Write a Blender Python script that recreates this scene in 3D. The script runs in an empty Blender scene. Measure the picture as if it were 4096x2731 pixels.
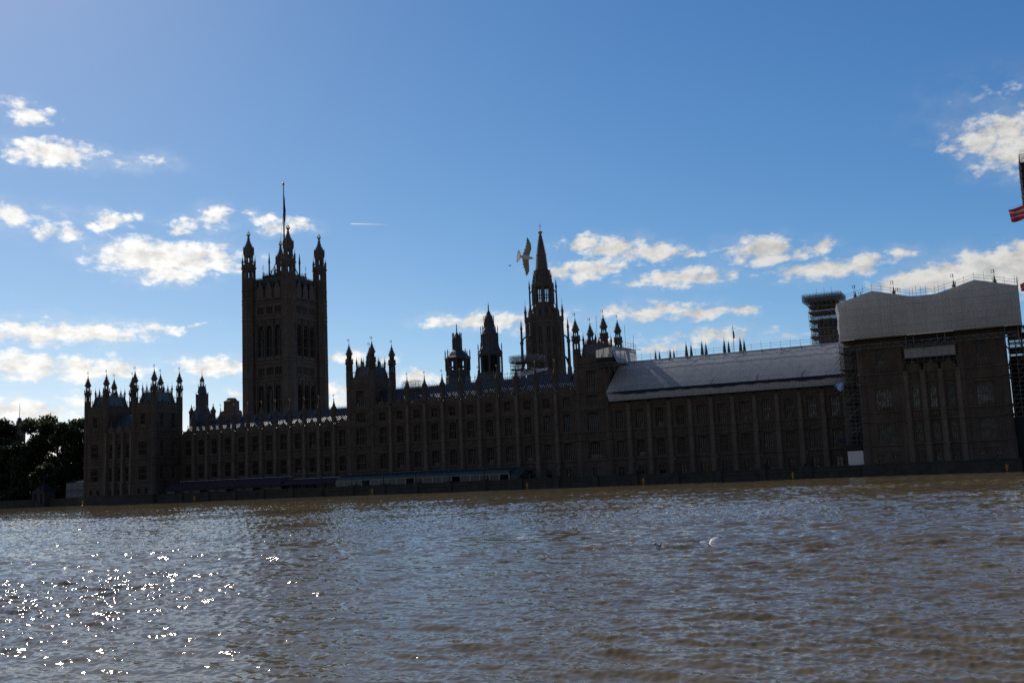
import bpy, math, random
import numpy as np
from mathutils import Vector, Matrix
R = math.radians
random.seed(7)
sc = bpy.context.scene
COL = sc.collection

# ------------------------------------------------------------------ camera, world, sun, exposure
CAMP = Vector((240.14, -253.41, 2.74))
AX_R = Vector((0.89927563, 0.43540592, -0.04153343))
AX_U = Vector((0.09451977, -0.10074299, 0.99041247))
AX_F = Vector((-0.42704725, 0.89457953, 0.13175018))
cam = bpy.data.cameras.new('camera'); co = bpy.data.objects.new('camera', cam); COL.objects.link(co)
cam.sensor_width = 36.0; cam.lens = 36.0*4130.2/4096; cam.clip_start = .1; cam.clip_end = 9000
m = Matrix.Identity(4)
for i in range(3):
    m[i][0] = AX_R[i]; m[i][1] = AX_U[i]; m[i][2] = -AX_F[i]; m[i][3] = CAMP[i]
co.matrix_world = m
sc.camera = co
SUN_AZ, SUN_EL = R(-57), R(38)                  # azimuth from +Y towards +X
SKY_STRENGTH, SUN_STRENGTH, EXPOSURE = 0.05, 3.3, 0.0
sc.view_settings.view_transform = 'Standard'; sc.view_settings.look = 'None'
sc.view_settings.exposure = EXPOSURE; sc.view_settings.gamma = 1
sc.view_settings.use_curve_mapping = False
sc.cycles.use_denoising = False
sl = bpy.data.lights.new('sun', 'SUN'); sl.energy = SUN_STRENGTH; sl.angle = R(.53); sl.color = (1, .95, .87)
so = bpy.data.objects.new('sun', sl); COL.objects.link(so)
sd = Vector((math.sin(SUN_AZ)*math.cos(SUN_EL), math.cos(SUN_AZ)*math.cos(SUN_EL), math.sin(SUN_EL)))
so.rotation_euler = sd.to_track_quat('Z', 'Y').to_euler()
so.location = (0, 0, 300)

# clouds of the sky: azimuth, elevation, half width, half height (radians), density
CLOUDS = [(-0.9047, 0.3396, 0.0216, 0.0082, 0.8), (-0.8866, 0.3324, 0.0253, 0.0114, 1.1), (-0.889, 0.3055, 0.0314, 0.0114, 1.1), (-0.8709, 0.3026, 0.0502, 0.0139, 1.2), (-0.847, 0.3, 0.0282, 0.0082, 0.7), (-0.8017, 0.3009, 0.0238, 0.0089, 0.55), (-0.7823, 0.3013, 0.0251, 0.0082, 0.6), (-0.9061, 0.2465, 0.0222, 0.0177, 1.2), (-0.8625, 0.2349, 0.0197, 0.0114, 0.9), (-0.875, 0.2307, 0.0246, 0.0076, 0.6), (-0.8807, 0.2479, 0.0371, 0.0076, 0.35), (-0.8191, 0.2449, 0.0278, 0.0126, 1.0), (-0.8021, 0.248, 0.0136, 0.007, 0.7), (-0.7576, 0.2439, 0.0222, 0.0095, 0.9), (-0.7291, 0.2551, 0.026, 0.0139, 1.1), (-0.6948, 0.2564, 0.0173, 0.0057, 0.6), (-0.6621, 0.2484, 0.0371, 0.0095, 1.1), (-0.6435, 0.2465, 0.0154, 0.0051, 0.5), (-0.8163, 0.2322, 0.0154, 0.0057, 0.45), (-0.7704, 0.216, 0.0919, 0.0215, 1.5), (-0.7992, 0.2112, 0.052, 0.0114, 1.1), (-0.7372, 0.2108, 0.052, 0.0139, 1.2), (-0.7704, 0.1993, 0.0489, 0.0126, 1.1), (-0.8718, 0.145, 0.0726, 0.0152, 1.3), (-0.8285, 0.1437, 0.0514, 0.0126, 1.2), (-0.8963, 0.1418, 0.0302, 0.0089, 0.9), (-0.7752, 0.1494, 0.0218, 0.0076, 1.0), (-0.7459, 0.1531, 0.0133, 0.0044, 0.8), (-0.7294, 0.154, 0.0085, 0.0032, 0.4), (-0.9029, 0.128, 0.0169, 0.0038, 0.7), (-0.8889, 0.1168, 0.0603, 0.0139, 1.2), (-0.8355, 0.1143, 0.0723, 0.0152, 1.3), (-0.8747, 0.1077, 0.0903, 0.0089, 0.9), (-0.7296, 0.1151, 0.0512, 0.0126, 1.2), (-0.69, 0.1134, 0.0362, 0.0089, 0.8), (-0.6085, 0.1205, 0.0362, 0.0089, 1.1), (-0.5669, 0.1178, 0.0217, 0.0057, 0.8), (-0.7081, 0.0908, 0.0156, 0.0051, 0.8), (-0.8489, 0.0922, 0.0108, 0.0051, 0.5), (-0.8423, 0.0832, 0.036, 0.0089, 0.7), (-0.8916, 0.0761, 0.048, 0.0126, 1.1), (-0.8706, 0.0701, 0.042, 0.0089, 0.9), (-0.6131, 0.092, 0.0241, 0.0089, 1.0), (-0.6093, 0.0798, 0.027, 0.0089, 1.0), (-0.5422, 0.1012, 0.0451, 0.0089, 1.1), (-0.5214, 0.0925, 0.0361, 0.0063, 0.8), (-0.5043, 0.099, 0.0241, 0.0057, 0.6), (-0.5067, 0.1538, 0.0364, 0.0076, 0.9), (-0.4748, 0.1519, 0.0485, 0.0101, 1.2), (-0.4408, 0.1505, 0.0242, 0.0101, 0.9), (-0.4238, 0.1477, 0.0242, 0.0177, 0.8), (-0.3962, 0.1464, 0.0194, 0.0152, 0.8), (-0.371, 0.222, 0.0307, 0.0114, 1.1), (-0.3414, 0.2156, 0.046, 0.0152, 1.2), (-0.3035, 0.2101, 0.0459, 0.0114, 1.1), (-0.2744, 0.2047, 0.0306, 0.007, 0.8), (-0.3937, 0.1968, 0.0305, 0.0101, 1.0), (-0.3679, 0.2, 0.0458, 0.0126, 1.2), (-0.3704, 0.1926, 0.0305, 0.0076, 0.8), (-0.2861, 0.1856, 0.0548, 0.0126, 1.2), (-0.3095, 0.1814, 0.0304, 0.0082, 0.8), (-0.2476, 0.1828, 0.0317, 0.0108, 1.1), (-0.2209, 0.1995, 0.0275, 0.0101, 1.0), (-0.2041, 0.2054, 0.0398, 0.0152, 1.2), (-0.1926, 0.197, 0.0427, 0.0089, 1.0), (-0.1651, 0.1985, 0.0183, 0.0089, 1.0), (-0.144, 0.181, 0.0578, 0.0139, 1.2), (-0.1147, 0.182, 0.0365, 0.0114, 1.1), (-0.1659, 0.179, 0.0304, 0.0076, 0.8), (-0.0937, 0.1806, 0.0183, 0.0057, 0.5), (-0.1422, 0.2026, 0.0196, 0.0089, 1.0), (-0.079, 0.1892, 0.0171, 0.0076, 0.7), (-0.2058, 0.1818, 0.017, 0.0051, 0.5), (-0.0804, 0.1815, 0.0085, 0.0038, 0.3), (-0.3447, 0.1563, 0.0273, 0.0089, 0.9), (-0.3069, 0.154, 0.0485, 0.0126, 1.2), (-0.2655, 0.1501, 0.0484, 0.0101, 1.1), (-0.2326, 0.1502, 0.0363, 0.0082, 1.0), (-0.2566, 0.1586, 0.0243, 0.0057, 0.6), (-0.32, 0.1465, 0.0303, 0.0063, 0.7), (-0.071, 0.1607, 0.0485, 0.0139, 1.1), (-0.0376, 0.1641, 0.0546, 0.019, 1.3), (-0.0017, 0.1652, 0.0546, 0.0253, 1.5), (0.0227, 0.1652, 0.0425, 0.0291, 1.6), (0.0144, 0.151, 0.0666, 0.0164, 1.2), (-0.001, 0.2805, 0.0436, 0.0202, 1.1), (0.024, 0.2818, 0.0436, 0.0228, 1.2), (-0.0197, 0.275, 0.028, 0.0082, 0.7), (0.0183, 0.2603, 0.0372, 0.019, 1.1), (0.0104, 0.2522, 0.0247, 0.0089, 0.7), (0.0326, 0.2635, 0.0248, 0.0285, 1.1), (0.0132, 0.3142, 0.0346, 0.0126, 0.22), (0.0296, 0.3022, 0.0188, 0.0051, 0.45), (0.0345, 0.3149, 0.0252, 0.0089, 0.2), (-0.2464, 0.1272, 0.0724, 0.0089, 0.9), (-0.1781, 0.1231, 0.0362, 0.0051, 0.4), (-0.3007, 0.1181, 0.0724, 0.0063, 0.8), (-0.3507, 0.1251, 0.0422, 0.0089, 0.8)]
w = bpy.data.worlds.new('World'); sc.world = w; w.use_nodes = True
nt = w.node_tree; N = nt.nodes; Lk = nt.links; N.clear()
def nd(t, **k):
    n = N.new(t)
    for a, b in k.items(): setattr(n, a, b)
    return n
def mth(op, a, b=None, clamp=False):
    n = nd('ShaderNodeMath', operation=op, use_clamp=clamp)
    for i, x in enumerate((a, b)):
        if x is None: continue
        if isinstance(x, (int, float)): n.inputs[i].default_value = x
        else: Lk.new(x, n.inputs[i])
    return n.outputs[0]
def vmt(op, a, b):
    n = nd('ShaderNodeVectorMath', operation=op)
    for i, x in enumerate((a, b)):
        if isinstance(x, tuple): n.inputs[i].default_value = x
        elif x is not None: Lk.new(x, n.inputs[i])
    return n
def sstep(x, a, b):
    n = nd('ShaderNodeMapRange', interpolation_type='SMOOTHSTEP')
    Lk.new(x, n.inputs[0]); n.inputs[1].default_value = a; n.inputs[2].default_value = b
    return n.outputs[0]
tc = nd('ShaderNodeTexCoord'); sky = nd('ShaderNodeTexSky', sky_type='NISHITA')
sky.sun_disc = False; sky.sun_elevation = SUN_EL; sky.sun_rotation = SUN_AZ
sky.altitude = 0; sky.air_density = 0.7; sky.dust_density = 0.2; sky.ozone_density = 6.0
sep = nd('ShaderNodeSeparateXYZ'); Lk.new(tc.outputs['Generated'], sep.inputs[0])
az = mth('ARCTAN2', sep.outputs[0], sep.outputs[1]); el = mth('ARCSINE', sep.outputs[2])
cmb = nd('ShaderNodeCombineXYZ'); Lk.new(az, cmb.inputs[0]); Lk.new(el, cmb.inputs[1])
P0 = cmb.outputs[0]
st = vmt('MULTIPLY', P0, (1, 1.7, 1)).outputs[0]
def noise(scale, detail, rough, off=0):
    n = nd('ShaderNodeTexNoise', noise_dimensions='2D')
    Lk.new(vmt('ADD', st, (off, off*.7, off*1.3)).outputs[0], n.inputs['Vector'])
    n.inputs['Scale'].default_value = scale; n.inputs['Detail'].default_value = detail; n.inputs['Roughness'].default_value = rough
    return n
nw = noise(30, 5, .6, 3.1)
wv = vmt('MULTIPLY', vmt('SUBTRACT', nw.outputs['Color'], (.5, .5, .5)).outputs[0], (.05, .020, 0)).outputs[0]
PW = vmt('ADD', P0, wv).outputs[0]
fld = None
for (a, e, sa, se, wt) in CLOUDS:
    d = vmt('SUBTRACT', PW, (a, e, 0)).outputs[0]
    d = vmt('MULTIPLY', d, (1/sa, 1/se, 0)).outputs[0]
    ln = nd('ShaderNodeVectorMath', operation='LENGTH'); Lk.new(d, ln.inputs[0])
    f = nd('ShaderNodeMath', operation='MULTIPLY_ADD'); Lk.new(ln.outputs['Value'], f.inputs[0])
    f.inputs[1].default_value = -wt; f.inputs[2].default_value = wt
    fld = f.outputs[0] if fld is None else mth('MAXIMUM', fld, f.outputs[0])
# unseen cloud cover added behind the camera to cut the light on the facade
nbig = noise(5, 4, .55, 9.0)
east = sstep(mth('ABSOLUTE', mth('ADD', az, .43)), 1.0, 1.6)
east = mth('MULTIPLY', east, sstep(el, 1.25, .85))
rest = mth('ADD', mth('MULTIPLY', nbig.outputs['Fac'], 4.5), mth('MULTIPLY_ADD' if False else 'MULTIPLY', mth('SUBTRACT', 1.0, east), -6.0))
rest = mth('SUBTRACT', rest, 1.35)
fld = mth('MAXIMUM', fld, rest)
nf = noise(46, 9, .60, 1.7)
gate = sstep(fld, -.4, .25)
ff = mth('ADD', fld, mth('MULTIPLY', gate, mth('MULTIPLY', mth('SUBTRACT', nf.outputs['Fac'], .5), 1.45)))
vo = nd('ShaderNodeTexVoronoi', feature='SMOOTH_F1', voronoi_dimensions='2D'); Lk.new(vmt('ADD', st, (2.2, 1.1, 0)).outputs[0], vo.inputs['Vector'])
vo.inputs['Scale'].default_value = 75; vo.inputs['Detail'].default_value = 2.5; vo.inputs['Roughness'].default_value = .55; vo.inputs['Smoothness'].default_value = .35
ff = mth('ADD', ff, mth('MULTIPLY', mth('MULTIPLY', gate, mth('SUBTRACT', .50, vo.outputs['Distance'])), .38))
alpha = sstep(ff, -.06, .80)
veil = mth('MULTIPLY', sstep(fld, -.6, .5), .18)
nv2 = noise(16, 6, .6, 4.4)
alpha = mth('MAXIMUM', alpha, mth('MULTIPLY', veil, sstep(nv2.outputs['Fac'], .35, .7)))
# the air between the clouds is milky in places
nv = noise(7, 4, .5, 5.5)
# thick middles are grey, thin rims bright; clouds nearer the sun are brighter
core = sstep(ff, .6, 1.5)
n2 = noise(34, 5, .55, 7.7)
core = mth('MULTIPLY', core, sstep(n2.outputs['Fac'], .35, .62))
near = sstep(az, -.15, -.75)
lum = mth('ADD', mth('MULTIPLY', near, .30), .66)
lum = mth('MULTIPLY', lum, mth('SUBTRACT', 1.0, mth('MULTIPLY', core, .18)))
ns = noise(46, 6, .6, 1.7+0.0); Lk.new(vmt('ADD', st, (1.7-.010, 1.7*.7+.014, 1.7*1.3)).outputs[0], ns.inputs['Vector'])
shade = mth('ADD', mth('MULTIPLY', mth('SUBTRACT', nf.outputs['Fac'], ns.outputs['Fac']), .8), 1.0)
lum = mth('MULTIPLY', lum, mth('MINIMUM', mth('MAXIMUM', shade, .78), 1.12))
lum = mth('MULTIPLY', lum, mth('SUBTRACT', 1.0, mth('MULTIPLY', east, .82)))   # the added clouds are darkened to keep the facade in shade
ccol = nd('ShaderNodeMix', data_type='RGBA'); Lk.new(core, ccol.inputs[0])
ccol.inputs[6].default_value = (1, .985, .95, 1); ccol.inputs[7].default_value = (.93, .97, 1.0, 1)
cl = nd('ShaderNodeBackground'); Lk.new(ccol.outputs[2], cl.inputs[0]); Lk.new(lum, cl.inputs[1])
# deepen the blue of the clear air (per channel)
ss = nd('ShaderNodeSeparateColor'); Lk.new(sky.outputs[0], ss.inputs[0])
sc_ = nd('ShaderNodeCombineColor')
for i, (pw, k) in enumerate(((1.46, 5.4), (1.07, 2.42), (.75, 1.53))):
    v = mth('POWER', mth('MULTIPLY', ss.outputs[i], SKY_STRENGTH), pw)
    Lk.new(mth('MINIMUM', mth('MULTIPLY', v, k/SKY_STRENGTH), 1.6/SKY_STRENGTH), sc_.inputs[i])
bg = nd('ShaderNodeBackground'); Lk.new(sc_.outputs[0], bg.inputs[0]); bg.inputs[1].default_value = SKY_STRENGTH
mx = nd('ShaderNodeMixShader'); Lk.new(alpha, mx.inputs[0]); Lk.new(bg.outputs[0], mx.inputs[1]); Lk.new(cl.outputs[0], mx.inputs[2])
# two short aircraft trails
def trail(mxin, a0, e0, a1, e1, wd, st_):
    ca, ce = (a0+a1)/2, (e0+e1)/2; hl = math.hypot(a1-a0, e1-e0)/2; an = math.atan2(e1-e0, a1-a0)
    d = vmt('SUBTRACT', P0, (ca, ce, 0)).outputs[0]
    s = nd('ShaderNodeSeparateXYZ'); Lk.new(d, s.inputs[0])
    u = mth('ADD', mth('MULTIPLY', s.outputs[0], math.cos(an)/hl), mth('MULTIPLY', s.outputs[1], math.sin(an)/hl))
    v = mth('ABSOLUTE', mth('ADD', mth('MULTIPLY', s.outputs[0], -math.sin(an)/wd), mth('MULTIPLY', s.outputs[1], math.cos(an)/wd)))
    k = mth('MULTIPLY', sstep(v, 1, .2), mth('MULTIPLY', sstep(u, -1.02, -.97), sstep(u, 1, -.9)))
    b = nd('ShaderNodeBackground'); b.inputs[0].default_value = (.95, .97, 1, 1); b.inputs[1].default_value = .85
    mm = nd('ShaderNodeMixShader'); Lk.new(mth('MULTIPLY', k, st_), mm.inputs[0]); Lk.new(mxin, mm.inputs[1]); Lk.new(b.outputs[0], mm.inputs[2])
    return mm.outputs[0]
o_ = trail(mx.outputs[0], -.5991, .2490, -.5566, .2478, .0006, .85)
o_ = trail(o_, -.3836, .1601, -.3722, .1578, .0004, .7)
wo = nd('ShaderNodeOutputWorld'); Lk.new(o_, wo.inputs[0])

# ------------------------------------------------------------------ helpers
def material(name, col, rough=.8, var=.25, scale=.6, metal=0., spec=.5, streak=0., fine=0., trans=0., bump=0.):
    mt = bpy.data.materials.new(name); mt.use_nodes = True
    t = mt.node_tree; b = t.nodes['Principled BSDF']; L = t.links
    b.inputs['Roughness'].default_value = rough; b.inputs['Metallic'].default_value = metal
    b.inputs['Specular IOR Level'].default_value = spec
    tcn = t.nodes.new('ShaderNodeTexCoord')
    nz = t.nodes.new('ShaderNodeTexNoise'); nz.inputs['Scale'].default_value = scale; nz.inputs['Detail'].default_value = 6; nz.inputs['Roughness'].default_value = .65
    mp = t.nodes.new('ShaderNodeMapping'); mp.inputs['Scale'].default_value = (1, 1, 1-.75*streak)
    L.new(tcn.outputs['Object'], mp.inputs[0]); L.new(mp.outputs[0], nz.inputs['Vector'])
    rp = t.nodes.new('ShaderNodeMapRange'); rp.inputs[1].default_value = .3; rp.inputs[2].default_value = .7
    rp.inputs[3].default_value = 1-var; rp.inputs[4].default_value = 1+var
    L.new(nz.outputs['Fac'], rp.inputs[0])
    fac = rp.outputs[0]
    if fine:
        n2 = t.nodes.new('ShaderNodeTexNoise'); n2.inputs['Scale'].default_value = scale*9; n2.inputs['Detail'].default_value = 3
        L.new(tcn.outputs['Object'], n2.inputs['Vector'])
        r2 = t.nodes.new('ShaderNodeMapRange'); r2.inputs[1].default_value = .3; r2.inputs[2].default_value = .7
        r2.inputs[3].default_value = 1-fine; r2.inputs[4].default_value = 1+fine
        L.new(n2.outputs['Fac'], r2.inputs[0])
        mm = t.nodes.new('ShaderNodeMath'); mm.operation = 'MULTIPLY'; L.new(fac, mm.inputs[0]); L.new(r2.outputs[0], mm.inputs[1]); fac = mm.outputs[0]
    vm = t.nodes.new('ShaderNodeVectorMath'); vm.operation = 'SCALE'; vm.inputs[0].default_value = col[:3]
    L.new(fac, vm.inputs['Scale']); L.new(vm.outputs[0], b.inputs['Base Color'])
    if bump:
        bn = t.nodes.new('ShaderNodeBump'); bn.inputs['Strength'].default_value = bump; bn.inputs['Distance'].default_value = .1
        L.new(nz.outputs['Fac'], bn.inputs['Height']); L.new(bn.outputs[0], b.inputs['Normal'])
    if trans:
        tr = t.nodes.new('ShaderNodeBsdfTranslucent'); L.new(vm.outputs[0], tr.inputs[0])
        ms = t.nodes.new('ShaderNodeMixShader'); ms.inputs[0].default_value = trans
        out = t.nodes['Material Output']
        L.new(b.outputs[0], ms.inputs[1]); L.new(tr.outputs[0], ms.inputs[2]); L.new(ms.outputs[0], out.inputs[0])
    return mt
M = {}
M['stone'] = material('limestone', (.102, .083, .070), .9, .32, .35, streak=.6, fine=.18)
M['stone_pale_lit'] = material('pale_lit_limestone', (.145, .12, .103), .9, .28, .4, streak=.5, fine=.18)  # buttresses paler than the recessed walls: sky light and shade painted in
M['stone_tower'] = material('tower_limestone', (.13, .105, .088), .9, .3, .3, streak=.6, fine=.18)
M['wallstone'] = material('river_wall_granite', (.055, .055, .05), .85, .35, .5, fine=.25)
M['slate'] = material('iron_roof', (.07, .08, .105), .36, .35, 1.2, spec=.7, bump=.5)
M['lead'] = material('dark_lead', (.055, .06, .068), .55, .25, .8)
M['glass'] = material('old_glass', (.005, .006, .009), .12, .5, .5, spec=.5)
M['glass2'] = material('sky_lit_glass', (.012, .016, .024), .08, .6, .4, spec=.75)
M['blind'] = material('window_blind', (.30, .28, .24), .9, .25, .5)
M['iron'] = material('dark_iron', (.03, .03, .032), .6, .2, 1)
M['gold'] = material('gilding', (.55, .38, .12), .35, .15, 2, metal=.9)
M['steel'] = material('scaffold_tube', (.16, .16, .165), .55, .35, .5, metal=.4)
M['deck'] = material('scaffold_board', (.10, .075, .05), .85, .3, 1)
M['white'] = material('white_paint', (.75, .77, .78), .6, .08, .6)
M['purple'] = material('purple_awning', (.045, .028, .04), .8, .15, .8, trans=.15)
M['greenroof'] = material('blue_green_canopy', (.045, .07, .078), .45, .2, .8)
M['posts'] = material('pale_blue_posts', (.25, .31, .35), .6, .1, 1)
M['felt'] = material('roofing_felt', (.022, .026, .034), .95, .25, .6, spec=.05)
M['black'] = material('black_hoarding', (.012, .012, .014), .7, .2, .6)
M['bluesheet'] = material('blue_tarpaulin', (.02, .10, .28), .6, .2, .8)
M['bluenet'] = material('dark_blue_netting', (.008, .017, .045), .8, .2, .8)
M['yellow'] = material('yellow_paint', (.75, .42, .03), .6, .15, 2)
M['cabin'] = material('cabin_cladding', (.13, .15, .19), .7, .08, .6)
M['bark'] = material('bark', (.06, .05, .04), .9, .3, 1)
M['leaf'] = material('plane_leaves', (.05, .06, .016), .6, .5, .35, trans=.3)
M['leafd'] = material('dark_leaves', (.03, .042, .015), .6, .5, .35, trans=.15)
M['turf'] = material('ground', (.10, .095, .075), .95, .3, .1)
M['brick'] = material('brown_stone', (.17, .12, .085), .9, .25, .5)
M['redrail'] = material('red_board', (.35, .03, .02), .7, .2, 1)
def sheet_material(name, col, trans):
    """white scaffold sheeting: lashing lines and lift lines woven into the plastic"""
    mt = material(name, col, .55, .10, .35, trans=trans)
    t = mt.node_tree; L = t.links
    vm = [n for n in t.nodes if n.type == 'VECT_MATH'][0]
    old = [l.from_socket for l in t.links if l.to_node == vm and l.to_socket.name == 'Scale'][0]
    tcn = [n for n in t.nodes if n.type == 'TEX_COORD'][0]
    sp = t.nodes.new('ShaderNodeSeparateXYZ'); L.new(tcn.outputs['Object'], sp.inputs[0])
    def mm(op, a, b=None):
        n = t.nodes.new('ShaderNodeMath'); n.operation = op
        for i, x in enumerate((a, b)):
            if x is None: continue
            if isinstance(x, (int, float)): n.inputs[i].default_value = x
            else: L.new(x, n.inputs[i])
        return n.outputs[0]
    def line(src, period, width):
        return mm('LESS_THAN', mm('FRACT', mm('DIVIDE', src, period)), width/period)
    dash = mm('GREATER_THAN', mm('FRACT', mm('DIVIDE', sp.outputs[0], .75)), .35)
    hz = mm('MULTIPLY', line(sp.outputs[2], 1.55, .11), dash)
    vz = mm('MULTIPLY', line(sp.outputs[0], 2.4, .12), .4)
    k = mm('SUBTRACT', 1.0, mm('MULTIPLY', mm('MAXIMUM', hz, vz), .36))
    L.new(mm('MULTIPLY', old, k), vm.inputs['Scale'])
    return mt
M['sheet'] = sheet_material('white_sheeting', (.62, .63, .63), .4)
M['sheet2'] = sheet_material('grey_white_sheeting', (.52, .53, .55), .35)

class MB:
    def __init__(s): s.v = []; s.f = []; s.mi = []
    def add(s, vs, fs, mi=0):
        o = len(s.v); s.v += [tuple(x) for x in vs]; s.f += [tuple(i+o for i in f) for f in fs]; s.mi += [mi]*len(fs)
    def box(s, x0, x1, y0, y1, z0, z1, mi=0):
        s.add([(x0,y0,z0),(x1,y0,z0),(x1,y1,z0),(x0,y1,z0),(x0,y0,z1),(x1,y0,z1),(x1,y1,z1),(x0,y1,z1)],
              [(0,3,2,1),(4,5,6,7),(0,1,5,4),(1,2,6,5),(2,3,7,6),(3,0,4,7)], mi)
    def lathe(s, cx, cy, prof, n=8, rot=None, cap=True, mi=0):
        if rot is None: rot = math.pi/n
        o = len(s.v)
        for r, z in prof:
            for i in range(n):
                a = rot+2*math.pi*i/n; s.v.append((cx+r*math.cos(a), cy+r*math.sin(a), z))
        k = len(prof)
        for j in range(k-1):
            for i in range(n):
                a, b = j*n+i, j*n+(i+1) % n
                s.f.append((o+a, o+b, o+b+n, o+a+n)); s.mi.append(mi)
        if cap:
            s.f.append(tuple(o+i for i in reversed(range(n)))); s.f.append(tuple(o+(k-1)*n+i for i in range(n))); s.mi += [mi, mi]
    def bar(s, p, q, r, n=4, r2=None, mi=0):
        p = Vector(p); q = Vector(q); d = q-p
        if d.length < 1e-6: return
        d.normalize(); a = Vector((0, 0, 1)) if abs(d.z) < .9 else Vector((1, 0, 0))
        e = d.cross(a).normalized(); g = d.cross(e)
        if r2 is None: r2 = r
        vs = []
        for c, rr in ((p, r), (q, r2)):
            for i in range(n):
                t = 2*math.pi*(i+.5)/n; vs.append(c+e*rr*math.cos(t)+g*rr*math.sin(t))
        fs = [(i, (i+1) % n, n+(i+1) % n, n+i) for i in range(n)]+[tuple(reversed(range(n))), tuple(range(n, 2*n))]
        s.add(vs, fs, mi)
    def tubepath(s, pts, rad, n=6, mi=0):
        for a, b, ra, rb in zip(pts, pts[1:], rad, rad[1:]): s.bar(a, b, ra, n, rb, mi)
    def mesh(s, name, mats, off=(0, 0, 0), smooth=False):
        me = bpy.data.meshes.new(name)
        v = [(a-off[0], b-off[1], c-off[2]) for a, b, c in s.v]
        me.from_pydata(v, [], s.f)
        for mt in mats: me.materials.append(mt)
        if len(mats) > 1: me.polygons.foreach_set('material_index', s.mi)
        if smooth: me.polygons.foreach_set('use_smooth', [True]*len(s.f))
        me.update(); return me
    def build(s, name, mats, parent=None, smooth=False, off=None):
        if not isinstance(mats, (list, tuple)): mats = [mats]
        if off is None: off = wloc(parent) if parent else (0, 0, 0)
        o = bpy.data.objects.new(name, s.mesh(name, mats, off, smooth)); COL.objects.link(o)
        if parent: o.parent = parent
        return o
def wloc(o):
    v = Vector((0, 0, 0))
    while o is not None: v += o.location; o = o.parent
    return v
def tag(o, label=None, cat=None, group=None, kind=None):
    if label: o['label'] = label
    if cat: o['category'] = cat
    if group: o['group'] = group
    if kind: o['kind'] = kind
    return o
def thing(name, loc, label, cat, group=None):
    o = bpy.data.objects.new(name, None); o.location = loc; COL.objects.link(o); o.empty_display_size = .5
    return tag(o, label, cat, group)
def inst(name, me, loc, parent=None, rz=0.):
    o = bpy.data.objects.new(name, me); COL.objects.link(o)
    if parent:
        o.parent = parent; o.location = Vector(loc)-wloc(parent)
    else: o.location = loc
    o.rotation_euler.z = rz
    return o
def copy_tree(o, parent=None):
    c = o.copy(); COL.objects.link(c)
    if parent is not None: c.parent = parent
    for ch in list(o.children): copy_tree(ch, c)
    return c

class Fr:
    """a facade frame: u along the wall, d outwards, z up"""
    def __init__(s, x, y, ux=1, uy=0): s.o = (x, y); s.u = (ux, uy); s.n = (uy, -ux); s.ang = math.atan2(uy, ux)
    def p(s, u, d, z): return (s.o[0]+s.u[0]*u+s.n[0]*d, s.o[1]+s.u[1]*u+s.n[1]*d, z)
    def box(s, mb, u0, u1, d0, d1, z0, z1, mi=0):
        c = [(u0,d1),(u1,d1),(u1,d0),(u0,d0)]
        mb.add([s.p(u, d, z0) for u, d in c]+[s.p(u, d, z1) for u, d in c],
               [(0,3,2,1),(4,5,6,7),(0,1,5,4),(1,2,6,5),(2,3,7,6),(3,0,4,7)], mi)
    def wall(s, mb, u0, u1, z0, z1, ops, depth=.55):
        us = sorted({u0, u1}|{x for o in ops for x in o[:2]}); zs = sorted({z0, z1}|{x for o in ops for x in o[2:4]})
        for a, b in zip(us, us[1:]):
            for c, d in zip(zs, zs[1:]):
                mu, mz = (a+b)/2, (c+d)/2
                if any(o[0] < mu < o[1] and o[2] < mz < o[3] for o in ops): continue
                mb.add([s.p(a,0,c), s.p(b,0,c), s.p(b,0,d), s.p(a,0,d)], [(0,1,2,3)])
        for a, b, c, d in ops:
            q = [(a,c),(b,c),(b,d),(a,d)]
            for (ua, za), (ub, zb) in zip(q, q[1:]+q[:1]):
                mb.add([s.p(ua,0,za), s.p(ub,0,zb), s.p(ub,-depth,zb), s.p(ua,-depth,za)], [(0,3,2,1)])
    def prism(s, mb, poly, d0, d1, mi=0):
        n = len(poly)
        mb.add([s.p(u, d1, z) for u, z in poly]+[s.p(u, d0, z) for u, z in poly],
               [tuple(range(n)), tuple(reversed(range(n, 2*n)))]+[(i, n+i, n+(i+1) % n, (i+1) % n) for i in range(n)], mi)

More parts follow.
